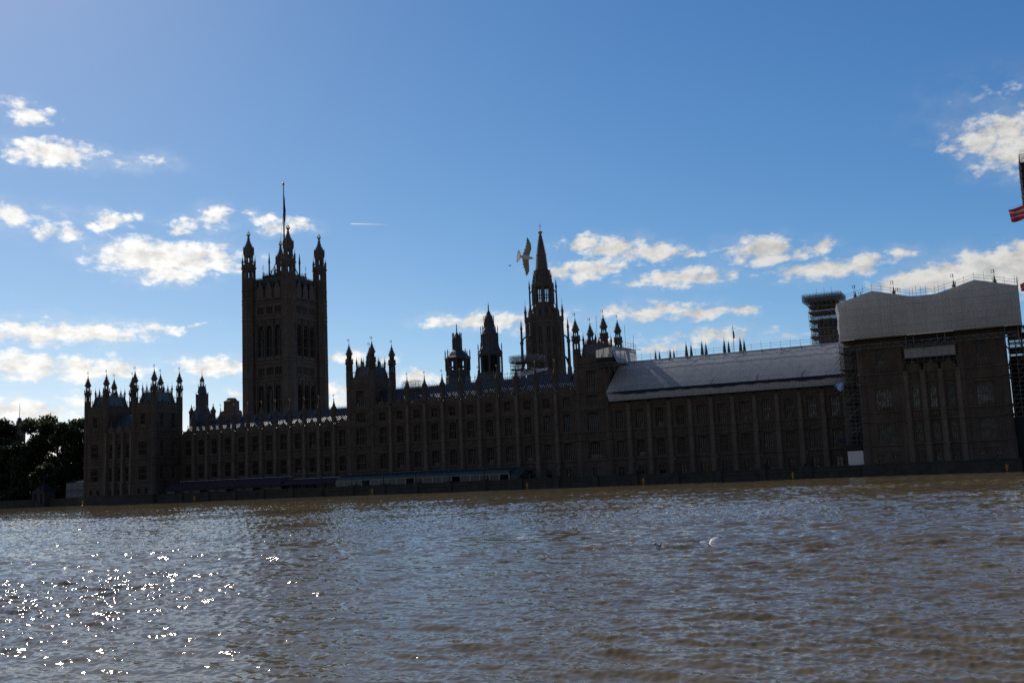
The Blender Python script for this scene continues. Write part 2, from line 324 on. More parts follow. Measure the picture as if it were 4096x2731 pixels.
# windows: a stone frame with mullions and tracery, and a pane of leaded glass
WIN = {}
RW = random.Random(19)
def window_meshes(w_, h_, lights, transoms=(.5,), arch=True, depth=.5):
    key = (round(w_, 2), round(h_, 2), lights, tuple(transoms), arch)
    if key in WIN: return WIN[key]
    F = Fr(0, 0); mb = MB(); t = .09
    lw = w_/lights
    for i in range(lights+1):
        u = -w_/2+i*lw; F.box(mb, u-t/2*(2 if i in (0, lights) else .8), u+t/2*(2 if i in (0, lights) else .8), -depth+.04, -.2, 0, h_)
    for tr in transoms: F.box(mb, -w_/2+.1, w_/2-.1, -depth+.05, -.13, h_*tr-.12, h_*tr+.12)
    F.box(mb, -w_/2+.1, w_/2-.1, -depth+.05, -.02, 0, .16)
    if arch:
        ah = min(w_*.22, h_*.2) if h_ < 9 else w_*.5
        for sg in (-1, 1):
            pts = [(sg*w_/2*.98, h_-.01), (sg*w_/2*.98, h_-ah)]+[(sg*w_/2*.96*math.cos(a), h_-ah+ah*.97*math.sin(a)) for a in (.25, .6, .95, 1.25)]+[(sg*.02, h_-.01)]
            F.prism(mb, pts, -depth+.06, -.10)
        for i in range(lights):
            u = -w_/2+(i+.5)*lw; zt = h_-ah
            for sg in (-1, 1):
                F.prism(mb, [(u+sg*lw*.46, zt), (u+sg*lw*.46, zt-.35), (u+sg*lw*.30, zt-.10), (u+sg*.02, zt+.06)], -depth+.07, -.2)
            F.box(mb, u-.03, u+.03, -depth+.07, -.2, zt, h_-.1)
    fr = mb.mesh('window', [M['stone']])
    pb = MB(); q = 5 if h_ > 3 else 2
    rng = random.Random(int(w_*100+h_*10+lights))
    for i in range(lights):
        for j in range(q):
            a = -w_/2+i*lw+.03; b = a+lw-.06; c = h_*j/q+.02; d = h_*(j+1)/q-.02
            e = [rng.uniform(-.012, .012) for _ in range(4)]
            pb.add([(a, depth-.03+e[0], c), (b, depth-.03+e[1], c), (b, depth-.03+e[2], d), (a, depth-.03+e[3], d)], [(0,1,2,3)])
    pb.add([(-w_/2, depth+.01, 0), (w_/2, depth+.01, 0), (w_/2, depth+.01, h_), (-w_/2, depth+.01, h_)], [(0,1,2,3)])
    def blind(k):
        bb = MB(); r2 = random.Random(k)
        i0 = r2.randrange(lights); i1 = r2.randint(i0+1, lights)
        a = -w_/2+i0*lw+.06; b = -w_/2+i1*lw-.06; c = h_*r2.choice((.02, .25, .5)); d = min(c+h_*r2.uniform(.15, .42), h_*.9)
        bb.add([(a, depth-.06, c), (b, depth-.06, c), (b, depth-.06, d), (a, depth-.06, d)], [(0,1,2,3)])
        return bb.mesh('blind', [M['blind']])
    WIN[key] = (fr, pb.mesh('pane', [M['glass']]), pb.mesh('pane', [M['glass2']]), [blind(k) for k in range(3)]); return WIN[key]
def put_window(F, u, z, w_, h_, lights, parent, transoms=(.5,), arch=True):
    fr, pn, pn2, bls = window_meshes(w_, h_, lights, transoms, arch)
    if RW.random() < (.62 if z > 14 else .18): pn = pn2
    x, y, _ = F.p(u, 0, z)
    a = inst('window', fr, (x, y, z), parent, F.ang)
    p = bpy.data.objects.new('pane', pn); COL.objects.link(p); p.parent = a
    if h_ < 6 and RW.random() < .2:
        b = bpy.data.objects.new('blind', bls[RW.randrange(3)]); COL.objects.link(b); b.parent = a
    return a

# crocketed stone pieces -------------------------------------------------
def crockets(mb, cx, cy, prof, n, step, size, rot=None):
    if rot is None: rot = math.pi/n
    tot = []; 
    for (r0, z0), (r1, z1) in zip(prof, prof[1:]):
        k = max(1, int((z1-z0)/step))
        for j in range(k): tot.append((r0+(r1-r0)*j/k, z0+(z1-z0)*j/k))
    for r, z in tot:
        for i in range(n):
            a = rot+2*math.pi*i/n; c, s_ = math.cos(a), math.sin(a)
            x, y = cx+(r+size*.45)*c, cy+(r+size*.45)*s_
            mb.lathe(x, y, [(size*.25, z-size*.3), (size*.62, z+size*.15), (size*.2, z+size*.6)], 4)
def weather_vane(cx, cy, z, h, flip=1):
    mb = MB(); mb.bar((cx, cy, z), (cx, cy, z+h), .035, 5)
    a = h*.42; zc = z+h*.62; s_ = flip
    for q in ((0, 0), (0, a), ):
        mb.box(min(cx, cx-s_*a), max(cx, cx-s_*a), cy-.02, cy+.02, zc+q[1]-.03, zc+q[1]+.06)
    mb.box(min(cx-s_*a, cx-s_*a+.09), max(cx-s_*a, cx-s_*a+.09), cy-.02, cy+.02, zc, zc+a)
    mb.box(cx-.09, cx+.09, cy-.02, cy+.02, zc, zc+a)
    mb.lathe(cx, cy, [(.02, z+h*.98), (.09, z+h), (.02, z+h+.16)], 6)
    return mb
def posts(mb, cx, cy, r, z0, z1, half, n=8):
    """an open lantern stage: posts at the corners with arched heads"""
    for i in range(n):
        a = math.pi/n+2*math.pi*i/n
        x, y = cx+r*math.cos(a), cy+r*math.sin(a)
        mb.lathe(x, y, [(half, z0), (half, z1)], 6)
        b = math.pi/n+2*math.pi*(i+1)/n; x2, y2 = cx+r*math.cos(b), cy+r*math.sin(b)
        mb.bar((x, y, z1-.12), (x2, y2, z1-.12), half*.7)
def turret_mesh():
    """corner turret, standing on z = 0 at the wall-top (real height 29.0), tip at 12.95, vane to 14.3"""
    mb = MB(); c = (0., 0.)
    mb.lathe(0, 0, [(1.0, -1.0), (1.0, 2.2), (.96, 4.3), (.96, 4.6)])
    for i in range(8):
        a = 2*math.pi*i/8+math.pi/8; mb.bar((.98*math.cos(a), .98*math.sin(a), 0), (.96*math.cos(a), .96*math.sin(a), 4.5), .1)
    posts(mb, 0, 0, .86, 4.6, 6.35, .17)
    mb.lathe(0, 0, [(.24, 4.6), (.24, 6.3)], 6)
    mb.lathe(0, 0, [(.98, 6.3), (1.0, 6.6), (1.3, 6.95), (1.3, 7.1), (1.08, 7.2), (1.08, 7.5), (.7, 7.55)])
    for i in range(8):
        a = 2*math.pi*i/8+math.pi/8; x, y = 1.02*math.cos(a), 1.02*math.sin(a)
        mb.lathe(x, y, [(.15, 7.0), (.15, 7.95), (.19, 8.0), (.02, 8.5)], 4)
        mb.bar((x*1.02, y*1.02, 7.0), (x*1.42, y*1.42, 7.15), .07, 4, .04)
    mb.lathe(0, 0, [(.72, 7.5), (.72, 8.1)])
    posts(mb, 0, 0, .62, 8.1, 9.25, .13)
    prof = [(.74, 9.15), (.78, 9.35), (.98, 9.7), (.98, 9.95), (.9, 10.05), (.86, 10.3), (.66, 10.75), (.45, 11.2), (.3, 11.75), (.2, 12.2), (.12, 12.6), (.16, 12.68), (.05, 12.95)]
    mb.lathe(0, 0, prof)
    crockets(mb, 0, 0, [(.9, 10.05), (.66, 10.75), (.45, 11.2), (.3, 11.75), (.19, 12.3)], 8, .5, .22)
    mb.lathe(0, 0, [(.1, 12.05), (.34, 12.15), (.1, 12.25)], 8)
    for i in range(8):
        a = 2*math.pi*i/8+math.pi/8; mb.bar((.9*math.cos(a), .9*math.sin(a), 9.8), (1.12*math.cos(a), 1.12*math.sin(a), 9.7), .08)
    return mb.mesh('turret', [M['stone']])
TUR = turret_mesh()
VANE = weather_vane(0, 0, 12.9, 1.35).mesh('weather_vane', [M['iron']])
def turret(x, y, zb, root):
    t = inst('turret', TUR, (x, y, zb), root)
    v = bpy.data.objects.new('weather_vane', VANE); COL.objects.link(v); v.parent = t
    return t
def pinnacle_mesh():
    """buttress head and crocketed pinnacle: z = 0 at the parapet, tip at 6.4"""
    mb = MB()
    mb.lathe(0, 0, [(.62, -1.2), (.62, 2.6), (.72, 2.7), (.72, 2.85)])
    for i in range(8):
        a = 2*math.pi*i/8+math.pi/8; mb.bar((.62*math.cos(a), .62*math.sin(a), -.5), (.62*math.cos(a), .62*math.sin(a), 3.3), .08)
        b = 2*math.pi*i/8; mb.lathe(.62*math.cos(b), .62*math.sin(b), [(.22, 2.8), (.22, 3.2), (.02, 3.75)], 4)
    mb.lathe(0, 0, [(.66, 2.85), (.66, 3.3), (.55, 3.7), (.36, 4.3), (.2, 4.9), (.11, 5.6), (.15, 5.7), (.04, 6.3)])
    crockets(mb, 0, 0, [(.55, 3.6), (.36, 4.3), (.2, 4.9), (.1, 5.6)], 4, .45, .16)
    return mb.mesh('pinnacle', [M['stone']])
PIN = pinnacle_mesh()
PVANE = weather_vane(0, 0, 6.25, .95).mesh('weather_vane', [M['gold']])
def pinnacle(x, y, z, root):
    t = inst('pinnacle', PIN, (x, y, z), root)
    v = bpy.data.objects.new('weather_vane', PVANE); COL.objects.link(v); v.parent = t
def small_pinnacle(mb, x, y, z, s=1.):
    mb.lathe(x, y, [(.3*s, z-.6*s), (.3*s, z+.6*s), (.42*s, z+.75*s), (.42*s, z+.95*s), (.3*s, z+1.1*s), (.18*s, z+1.7*s), (.08*s, z+2.4*s), (.03*s, z+2.9*s)], 8)
    crockets(mb, x, y, [(.3*s, z+1.1*s), (.18*s, z+1.7*s), (.08*s, z+2.4*s)], 4, .4*s, .13*s)
    mb.bar((x, y, z+2.8*s), (x, y, z+3.6*s), .025, 4)
def cresting(mb, p, q, h=.9, pitch=.55):
    p, q = Vector(p), Vector(q); n = max(1, int((q-p).length/pitch))
    mb.bar(p+Vector((0, 0, .08)), q+Vector((0, 0, .08)), .05); mb.bar(p+Vector((0, 0, h*.55)), q+Vector((0, 0, h*.55)), .035)
    for i in range(n+1):
        a = p.lerp(q, i/n); hh = h*(1.0 if i % 2 else .75)
        mb.bar(a, a+Vector((0, 0, hh)), .035, 4); mb.lathe(a.x, a.y, [(.02, a.z+hh*.78), (.1, a.z+hh*.88), (.02, a.z+hh*1.02)], 4)
        if i < n:
            b = p.lerp(q, (i+1)/n); mb.bar(a+Vector((0, 0, .1)), b+Vector((0, 0, h*.5)), .03); mb.bar(a+Vector((0, 0, h*.5)), b+Vector((0, 0, .1)), .03)

# ------------------------------------------------------------------ setting: ground, terrace floor, water
def sheet_obj(name, quads, mt, kind='structure'):
    mb = MB()
    for q in quads: mb.add(q, [tuple(range(len(q)))])
    return tag(mb.build(name, mt), kind=kind)
sheet_obj('ground', [[(-3000, -5.2, 1.5), (-32.4, -5.2, 1.5), (-32.4, 1.5, 1.5), (243, 1.5, 1.5), (243, -6, 1.5), (3000, -6, 1.5), (3000, 6000, 1.5), (-3000, 6000, 1.5)]], M['turf'])
sheet_obj('riverbed', [[(-3000, -900, -4), (3000, -900, -4), (3000, 2, -4), (-3000, 2, -4)]], M['turf'])
sheet_obj('terrace', [[(.3, -9.7, 1.6), (209.9, -9.7, 1.6), (209.9, 1.4, 1.6), (.3, 1.4, 1.6)]], M['wallstone'])

def build_water():
    rng = np.random.default_rng(11)
    cx, cy, ch = CAMP.x, CAMP.y, CAMP.z
    fwd_az = math.atan2(AX_F.x, AX_F.y)
    rows = [8.0]
    while rows[-1] < 430: rows.append(rows[-1]+rows[-1]*(.0026 if rows[-1] < 40 else .0044))
    rows = np.array(rows+[700, 1200, 2200])
    half = R(33); na = 1050
    ang = fwd_az+np.linspace(-half, half, na)
    wide_l = fwd_az-np.array([math.pi, 2.4, 1.8, 1.3, 1.0, .8]); wide_r = fwd_az+np.array([.8, 1.0, 1.3, 1.8, 2.4, math.pi])
    side = np.arange(1, 190)*.0038
    ang = np.concatenate([wide_l[:3], ang[0]-side[::-1], ang, ang[-1]+side, wide_r[3:]]); na = len(ang)
    Rr, Aa = np.meshgrid(rows, ang, indexing='ij')
    X = cx+Rr*np.sin(Aa); Y = cy+Rr*np.cos(Aa)
    spacing = Rr*np.where(Rr < 40, .0026, .0044)
    # patches of wind and slick water
    def lowf(sx, sy, n, seed):
        r2 = np.random.default_rng(seed); z = np.zeros_like(X)
        for i in range(n):
            a = r2.uniform(0, 6.28); k = r2.uniform(.5, 1.6); z += np.sin((X*math.cos(a)/sx+Y*math.sin(a)/sy)*k*6.28+r2.uniform(0, 6.28))
        return z/math.sqrt(n/2)
    rough = np.clip(.95+.28*lowf(38, 15, 6, 1)+.2*lowf(90, 40, 4, 2), .35, 1.6)
    Z = np.zeros_like(X); DX = np.zeros_like(X); DY = np.zeros_like(X)
    base = fwd_az+math.pi+R(24)
    lamA = np.exp(rng.uniform(math.log(.34), math.log(1.75), 60)); lamB = np.exp(rng.uniform(math.log(.10), math.log(.34), 90))
    lam = np.concatenate([lamA, lamB])
    for i, l in enumerate(lam):
        th = base+rng.normal(0, 1)*(R(30) if l > .34 else R(55))
        k = 2*math.pi/l; ph = rng.uniform(0, 6.28)
        a = (.047 if l > .34 else .046)/k
        fade = np.where(Rr < 55, np.clip((l/spacing-1.2)/2.0, 0, 1), np.clip((l/spacing-.25)/.9, 0, 1))
        g = rough if l < 1.6 else np.clip(.75+.25*rough, .5, 1.2)
        p = k*(X*math.sin(th)+Y*math.cos(th))+ph
        A = a*fade*g
        Z += A*np.cos(p); q = .36
        DX -= q*A*math.sin(th)*np.sin(p); DY -= q*A*math.cos(th)*np.sin(p)
    inside = (Rr < 420)
    Xf = X+DX*inside; Yf = Y+DY*inside; Zf = Z*inside
    co_ = np.stack([Xf, Yf, Zf], -1).reshape(-1, 3).astype(np.float32)
    nr = len(rows)
    I = (np.arange(nr-1)[:, None]*na+np.arange(na-1)[None, :]).reshape(-1)
    F = np.stack([I, I+na, I+na+1, I+1], -1).astype(np.int32)
    # leave out what lies under the far bank
    cyy = co_[F].mean(1)[:, 1]; cxx = co_[F].mean(1)[:, 0]
    F = F[(cyy < -2.0)]
    me = bpy.data.meshes.new('water'); me.vertices.add(len(co_)); me.vertices.foreach_set('co', co_.ravel())
    me.loops.add(F.size); me.loops.foreach_set('vertex_index', F.ravel())
    me.polygons.add(len(F)); me.polygons.foreach_set('loop_start', np.arange(0, F.size, 4, dtype=np.int32))
    me.polygons.foreach_set('loop_total', np.full(len(F), 4, np.int32)); me.polygons.foreach_set('use_smooth', np.ones(len(F), bool))
    me.update(calc_edges=True)
    # winding upwards
    if me.polygons[len(F)//2].normal.z < 0: me.flip_normals()
    o = bpy.data.objects.new('water', me); COL.objects.link(o); tag(o, kind='structure')
    mt = bpy.data.materials.new('river_water'); mt.use_nodes = True; t = mt.node_tree; b = t.nodes['Principled BSDF']; L = t.links
    b.inputs['Roughness'].default_value = .055; b.inputs['IOR'].default_value = 1.33
    tcn = t.nodes.new('ShaderNodeTexCoord')
    nz = t.nodes.new('ShaderNodeTexNoise'); nz.inputs['Scale'].default_value = .12; nz.inputs['Detail'].default_value = 4
    L.new(tcn.outputs['Object'], nz.inputs['Vector'])
    cr = t.nodes.new('ShaderNodeMix'); cr.data_type = 'RGBA'; L.new(nz.outputs['Fac'], cr.inputs[0])
    cr.inputs[6].default_value = (.165, .123, .064, 1); cr.inputs[7].default_value = (.122, .093, .05, 1)
    L.new(cr.outputs[2], b.inputs['Base Color'])
    mp = t.nodes.new('ShaderNodeMapping'); mp.inputs['Rotation'].default_value = (0, 0, -base); mp.inputs['Scale'].default_value = (1.0, 1.7, 1)
    L.new(tcn.outputs['Object'], mp.inputs[0])
    n1 = t.nodes.new('ShaderNodeTexNoise'); n1.inputs['Scale'].default_value = 3.2; n1.inputs['Detail'].default_value = 5; n1.inputs['Roughness'].default_value = .62
    L.new(mp.outputs[0], n1.inputs['Vector'])
    bp = t.nodes.new('ShaderNodeBump'); bp.inputs['Strength'].default_value = 1.; bp.inputs['Distance'].default_value = .006
    L.new(n1.outputs['Fac'], bp.inputs['Height'])
    n2 = t.nodes.new('ShaderNodeTexNoise'); n2.inputs['Scale'].default_value = .95; n2.inputs['Detail'].default_value = 2.5; n2.inputs['Roughness'].default_value = .55
    L.new(mp.outputs[0], n2.inputs['Vector'])
    b2 = t.nodes.new('ShaderNodeBump'); b2.inputs['Strength'].default_value = 1.; b2.inputs['Distance'].default_value = .075
    L.new(n2.outputs['Fac'], b2.inputs['Height']); L.new(bp.outputs[0], b2.inputs['Normal']); L.new(b2.outputs[0], b.inputs['Normal'])
    me.materials.append(mt)
build_water()

# ------------------------------------------------------------------ river front of the palace
LV = dict(base=6.8, mid0=12.05, mid1=14.1)
def string_course(F, mb, u0, u1, z, h=.28, d=.28): F.box(mb, u0, u1, .0, d, z-h/2, z+h/2); F.box(mb, u0, u1, 0., d*.5, z-h, z-h/2)
def blind_panels(F, mb, u0, u1, z0, z1, pitch=.5, d=.1, heads=True):
    n = max(1, round((u1-u0)/pitch)); p = (u1-u0)/n
    for i in range(n+1): F.box(mb, u0+i*p-.055, u0+i*p+.055, 0, d, z0, z1)
    if heads:
        for i in range(n):
            a, b = u0+i*p+.055, u0+(i+1)*p-.055; c = (a+b)/2
            F.prism(mb, [(a, z1-.02), (a, z1-.35), (c, z1-.06), (b, z1-.35), (b, z1-.02)], 0, d*.8)
def carved_band(F, mb, u0, u1, z0, z1, rng):
    """heraldic panel with shields and supporters"""
    F.box(mb, u0, u1, 0, .06, z0, z0+.12); F.box(mb, u0, u1, 0, .06, z1-.12, z1)
    c = (u0+u1)/2; m_ = (z0+z1)/2; h = z1-z0
    F.prism(mb, [(c-.32, m_+.3*h), (c+.32, m_+.3*h), (c+.32, m_-.1*h), (c, m_-.36*h), (c-.32, m_-.1*h)], 0, .22)
    for sg in (-1, 1):
        F.prism(mb, [(c+sg*.5, m_-.3*h), (c+sg*.85, m_-.38*h), (c+sg*.95, m_), (c+sg*.7, m_+.34*h), (c+sg*.45, m_+.2*h)][::sg], 0, .16)
        if abs(u1-u0) > 3: F.prism(mb, [(c+sg*1.3, m_+.3*h), (c+sg*1.55, m_), (c+sg*1.3, m_-.3*h), (c+sg*1.1, m_)][::-sg], 0, .14)
def battlement(F, mb, u0, u1, z0, solid, n, rng, gable=True):
    F.box(mb, u0, u1, -.35, .12, z0, z0+solid)
    p = (u1-u0)/n
    for i in range(n):
        a = u0+i*p+.12*p; b = u0+(i+1)*p-.30*p
        F.box(mb, a, b, -.3, .08, z0+solid, z0+solid+.62); F.box(mb, a-.05, b+.05, -.34, .12, z0+solid+.62, z0+solid+.74)
    for i in range(int((u1-u0)/.8)): F.box(mb, u0+.8*i+.25, u0+.8*i+.6, .12, .17, z0+.25, z0+solid-.2)
    if gable:
        c = (u0+u1)/2
        F.prism(mb, [(c-.85, z0+.1), (c+.85, z0+.1), (c+.85, z0+solid+.5), (c, z0+solid+1.35), (c-.85, z0+solid+.5)], -.3, .2)
        x, y, _ = F.p(c, 0, 0); mb.lathe(x, y, [(.12, z0+solid+1.1), (.17, z0+solid+1.7), (.03, z0+solid+2.2)], 6)
        mb.lathe(x, y, [(.03, z0+solid+2.1), (.16, z0+solid+2.35), (.03, z0+solid+2.6)], 6)
def buttress(F, mb, u, z1, base=-0., w1=.55, tall=True):
    for z0, zz, hw, d in ((1.55, 6.6, .78, .95), (6.6, 12.05, .68, .8), (12.05, 14.1, .66, .74), (14.1, z1, .6, .68)):
        if zz <= z0: continue
        F.prism(mb, [(u-hw, z0), (u+hw, z0), (u+hw, zz), (u-hw, zz)], -.1, d*.62)
        F.box(mb, u-hw*.62, u+hw*.62, d*.62, d, z0, zz)
        for s in (-1, 1): F.box(mb, u+s*hw*.62-.05, u+s*hw*.62+.05, d*.9, d+.05, z0, zz)
        F.box(mb, u-hw-.1, u+hw+.1, -.1, d+.12, zz-.12, zz+.12)
    for z in (9.4, 16.8): F.box(mb, u-.5, u+.5, .6, .86, z-.1, z+.12)
rngf = random.Random(3)
def ground_opening(F, mb, u, root, kind):
    """square-headed ground floor window with a label mould"""
    F.box(mb, u-1.05, u+1.05, 0, .16, 4.75, 4.95)
    for s in (-1, 1): F.box(mb, u+s*1.0-.06, u+s*1.0+.06, 0, .14, 2.2, 4.75)
def wing(name, label, X0, n, pitch, Y0, eave, attic, root_roof, pins, cat='palace wing', skip=()):
    root = thing(name, (X0+n*pitch/2, Y0, 1.6), label, cat)
    F = Fr(X0, Y0); W = n*pitch; mb = MB(); ops = []; wins = []
    top = attic if attic else eave
    for i in range(n):
        c = (i+.5)*pitch
        ops += [(c-.8, c+.8, 2.3, 4.7), (c-1.05, c+1.05, 7.15, 11.45), (c-1.05, c+1.05, 14.35, 19.15)]
        wins += [(c, 2.3, 1.6, 2.4, 2, (.62,), False), (c, 7.15, 2.1, 4.3, 4, (.45,), True), (c, 14.35, 2.1, 4.8, 4, (.5,), True)]
        if attic: ops.append((c-1.0, c+1.0, 20.9, 23.6)); wins.append((c, 20.9, 2.0, 2.7, 4, (.5,), True))
    F.wall(mb, 0, W, 1.5, top, ops)
    F.box(mb, 0, W, -9.6, -8.9, 1.5, top-.5)                       # the back wall
    F.box(mb, 0, W, -8.9, -.6, 1.55, 1.7)
    mb2 = MB()
    for z in (6.7, 12.05, 14.1, eave): string_course(F, mb2, 0, W, z, .3, .34)
    if attic: string_course(F, mb2, 0, W, attic, .3, .38)
    string_course(F, mb2, 0, W, 5.3, .18, .16)
    for i in range(n+1):
        if i in skip: continue
        bm_ = MB(); buttress(F, bm_, i*pitch, top+.4); bm_.build('buttress', M['stone_pale_lit'], root)
    for i in range(n):
        c = (i+.5)*pitch; a, b = i*pitch+.8, (i+1)*pitch-.8
        blind_panels(F, mb2, a, c-1.2, 7.1, 11.6); blind_panels(F, mb2, c+1.2, b, 7.1, 11.6)
        blind_panels(F, mb2, a, c-1.2, 14.4, 19.6); blind_panels(F, mb2, c+1.2, b, 14.4, 19.6)
        for (z0, z1) in ((9.3, 9.45), (16.7, 16.85)):
            F.box(mb2, a, c-1.2, 0, .12, z0, z1); F.box(mb2, c+1.2, b, 0, .12, z0, z1)
        F.prism(mb2, [(c-1.3, 11.5), (c-1.2, 11.75), (c+1.2, 11.75), (c+1.3, 11.5)], 0, .2); F.prism(mb2, [(c-1.3, 19.2), (c-1.2, 19.5), (c+1.2, 19.5), (c+1.3, 19.2)], 0, .2)
        carved_band(F, mb2, c-1.2, c+1.2, 12.3, 13.9, rngf)
        blind_panels(F, mb2, a, c-1.25, 12.3, 13.9, .5, .09, False); blind_panels(F, mb2, c+1.25, b, 12.3, 13.9, .5, .09, False)
        ground_opening(F, mb2, c, root, 0)
        if attic: blind_panels(F, mb2, a, c-1.1, 20.6, 24.1, .5, .1); blind_panels(F, mb2, c+1.1, b, 20.6, 24.1, .5, .1)
        if root_roof: battlement(F, mb2, i*pitch+.55, (i+1)*pitch-.55, top+.15, .95, 5, rngf)
        else: F.box(mb2, i*pitch+.5, (i+1)*pitch-.5, -.4, .06, top, top+1.0)
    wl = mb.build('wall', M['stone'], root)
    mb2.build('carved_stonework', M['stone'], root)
    for (u, z, ww, hh, li, tr, ar) in wins: put_window(F, u, z, ww, hh, li, root, tr, ar)
    if pins:
        for i in range(n+1):
            if i in skip: continue
            x, y, _ = F.p(i*pitch, .05, 0); pinnacle(x, y, top+2.25, root)
    return root, F
def iron_roof(root, X0, X1, Y0, zb, rise, name='roof', y1=.9, kick=2.9):
    """iron roof: a flatter kick at the eaves, a steep upper slope, standing seams and a crested ridge"""
    z0 = zb-.2; P_ = [(Y0+y1, z0), (Y0+y1+kick*1.15, z0+kick), (Y0+y1+kick*1.15+(rise-kick)/1.52, zb+rise)]
    yr = P_[-1][0]+.1; prof = P_+[(2*yr-P_[2][0], P_[2][1]), (2*yr-P_[1][0], P_[1][1]), (2*yr-P_[0][0], P_[0][1])]
    mb = MB()
    for (ya, za), (yb, zb_) in zip(prof, prof[1:]):
        mb.add([(X0, ya, za), (X1, ya, za), (X1, yb, zb_), (X0, yb, zb_)], [(0,1,2,3)])
    for X in (X0, X1): mb.add([(X, y, z) for y, z in prof], [tuple(range(len(prof)))])
    n = int((X1-X0)/.62)
    for i in range(n+1):
        x = X0+(X1-X0)*i/n
        for (ya, za), (yb, zb_) in zip(P_, P_[1:]):
            d = math.hypot(yb-ya, zb_-za); ny, nz = -(zb_-za)/d, (yb-ya)/d
            mb.add([(x-.06, ya, za), (x+.06, ya, za), (x+.06, yb, zb_), (x-.06, yb, zb_),
                    (x-.06, ya+ny*.2, za+nz*.2), (x+.06, ya+ny*.2, za+nz*.2), (x+.06, yb+ny*.2, zb_+nz*.2), (x-.06, yb+ny*.2, zb_+nz*.2)],
                   [(4,5,6,7), (0,4,7,3), (1,2,6,5), (0,1,5,4), (3,7,6,2)])
    for k in range(1, 5):
        z = z0+(zb+rise-z0)*k/5
        # horizontal laps of the plates
        for (ya, za), (yb, zb_) in zip(P_, P_[1:]):
            if za < z < zb_:
                t = (z-za)/(zb_-za); y = ya+(yb-ya)*t; mb.box(X0, X1, y-.1, y+.02, z-.02, z+.06)
    r = mb.build(name, M['slate'], root)
    cb = MB(); cresting(cb, (X0+.1, yr, zb+rise), (X1-.1, yr, zb+rise), .75, .6); cb.build('ridge_cresting', M['iron'], r, off=wloc(root))
    # little vents on the slope
    k = int((X1-X0)/5.4)
    for i in range(k):
        x = X0+(i+.5)*(X1-X0)/k; y, z = P_[1]; y2, z2 = P_[2]; t = .28
        yy, zz = y+(y2-y)*t, z+(z2-z)*t
        vb = MB(); vb.add([(x-.3, yy-.55, zz+.1), (x+.3, yy-.55, zz+.1), (x+.3, yy-.55, zz+.75), (x, yy-.55, zz+1.15), (x-.3, yy-.55, zz+.75),
                (x-.3, yy+.6, zz+.1), (x+.3, yy+.6, zz+.1), (x+.3, yy+.6, zz+.75), (x, yy+.6, zz+1.15), (x-.3, yy+.6, zz+.75)],
               [(0,1,2,3,4), (1,6,7,2), (2,7,8,3), (3,8,9,4), (4,9,5,0)])
        vb.bar((x, yy-.5, zz+1.1), (x, yy-.5, zz+1.6), .05, 5); vb.build('roof_vent', M['slate'], r, off=wloc(root))
    return r
SW, FSW = wing('river_wing', 'long stone wing with sunlit blue iron roof and purple awnings on the terrace before it', 0.3, 12, 5.4, 0, 20.3, None, True, True, skip=(0, 12))
iron_roof(SW, .4, 64.4, 0, 21.2, 4.8)
CW, FCW = wing('river_wing', 'tall middle stone range with an extra attic storey, between two turreted towers', 73.9, 11, 5.77, -.3, 20.0, 24.55, True, True, skip=(0, 11))
iron_roof(CW, 74.2, 137.2, -.3, 25.5, 4.8)
NW, FNW = wing('river_wing', 'stone wing whose roof is hidden under the long white scaffold sheeting', 146.4, 12, 5.4, 0, 20.3, None, False, False, skip=(0, 12))
lb = MB(); lb.box(146.6, 211, .3, 12, 20.5, 20.9); lb.box(146.6, 211, 5.0, 5.4, 20.9, 29); lb.build('flat_roof', M['lead'], NW)
for i in range(12):                                       # pierced bands on the sheeted wing
    lb = MB(); FNW.box(lb, i*5.4+.75, i*5.4+4.65, .1, .14, 19.35, 19.75)
    for k in range(12): FNW.box(lb, i*5.4+.75+k*.33, i*5.4+.97+k*.33, .12, .2, 19.35, 19.75)
    lb.build('pierced_band', M['stone_pale_lit'], NW)
for i in range(3, 11):
    lb = MB(); FCW.box(lb, i*5.77+.85, i*5.77+5.0, .1, .14, 24.05, 24.4)
    for k in range(12): FCW.box(lb, i*5.77+.85+k*.35, i*5.77+1.08+k*.35, .12, .2, 24.05, 24.4)
    lb.build('pierced_band', M['stone_pale_lit'], CW)

def square_shaft(root, x0, x1, y0, y1, zt, cfg, name='wall', mats=None, corner=.95):
    """walls of a tower standing over all storeys: cfg = list of (frame, width, windows)"""
    mb = MB(); mb2 = MB()
    for F, W, wins, strings in cfg:
        F.wall(mb, 0, W, -2 if y0 < -5 else 1.5, zt, [(u-w_/2, u+w_/2, z, z+h) for (u, z, w_, h, *_r) in wins])
        for z, d in strings: string_course(F, mb2, -.3, W+.3, z, .3, d)
        for (u, z, w_, h, li, tr, ar) in wins:
            put_window(F, u, z, w_, h, li, root, tr, ar)
            F.prism(mb2, [(u-w_/2-.2, z+h-.3), (u-w_/2-.2, z+h+.25), (u+w_/2+.2, z+h+.25), (u+w_/2+.2, z+h-.3), (u+w_/2+.1, z+h-.3), (u+w_/2+.1, z+h+.12), (u-w_/2-.1, z+h+.12), (u-w_/2-.1, z+h-.3)], 0, .18)
        us = sorted(wins); edges = [0.9]
        for z0, z1 in ((7.1, 11.6), (12.3, 13.9), (14.4, 19.8), (20.6, 22.3)) + (((23.0, 28.2),) if zt > 27 else ()):
            blocks = sorted((u-w_/2-.3, u+w_/2+.3) for (u, z, w_, h, *_r) in wins if z < z1 and z+h > z0)
            p = .9
            for a, b in blocks+[(W-.9, W)]:
                if a-p > .5: blind_panels(F, mb2, p, a, z0, z1, .55, .11)
                p = max(p, b)
    return mb, mb2
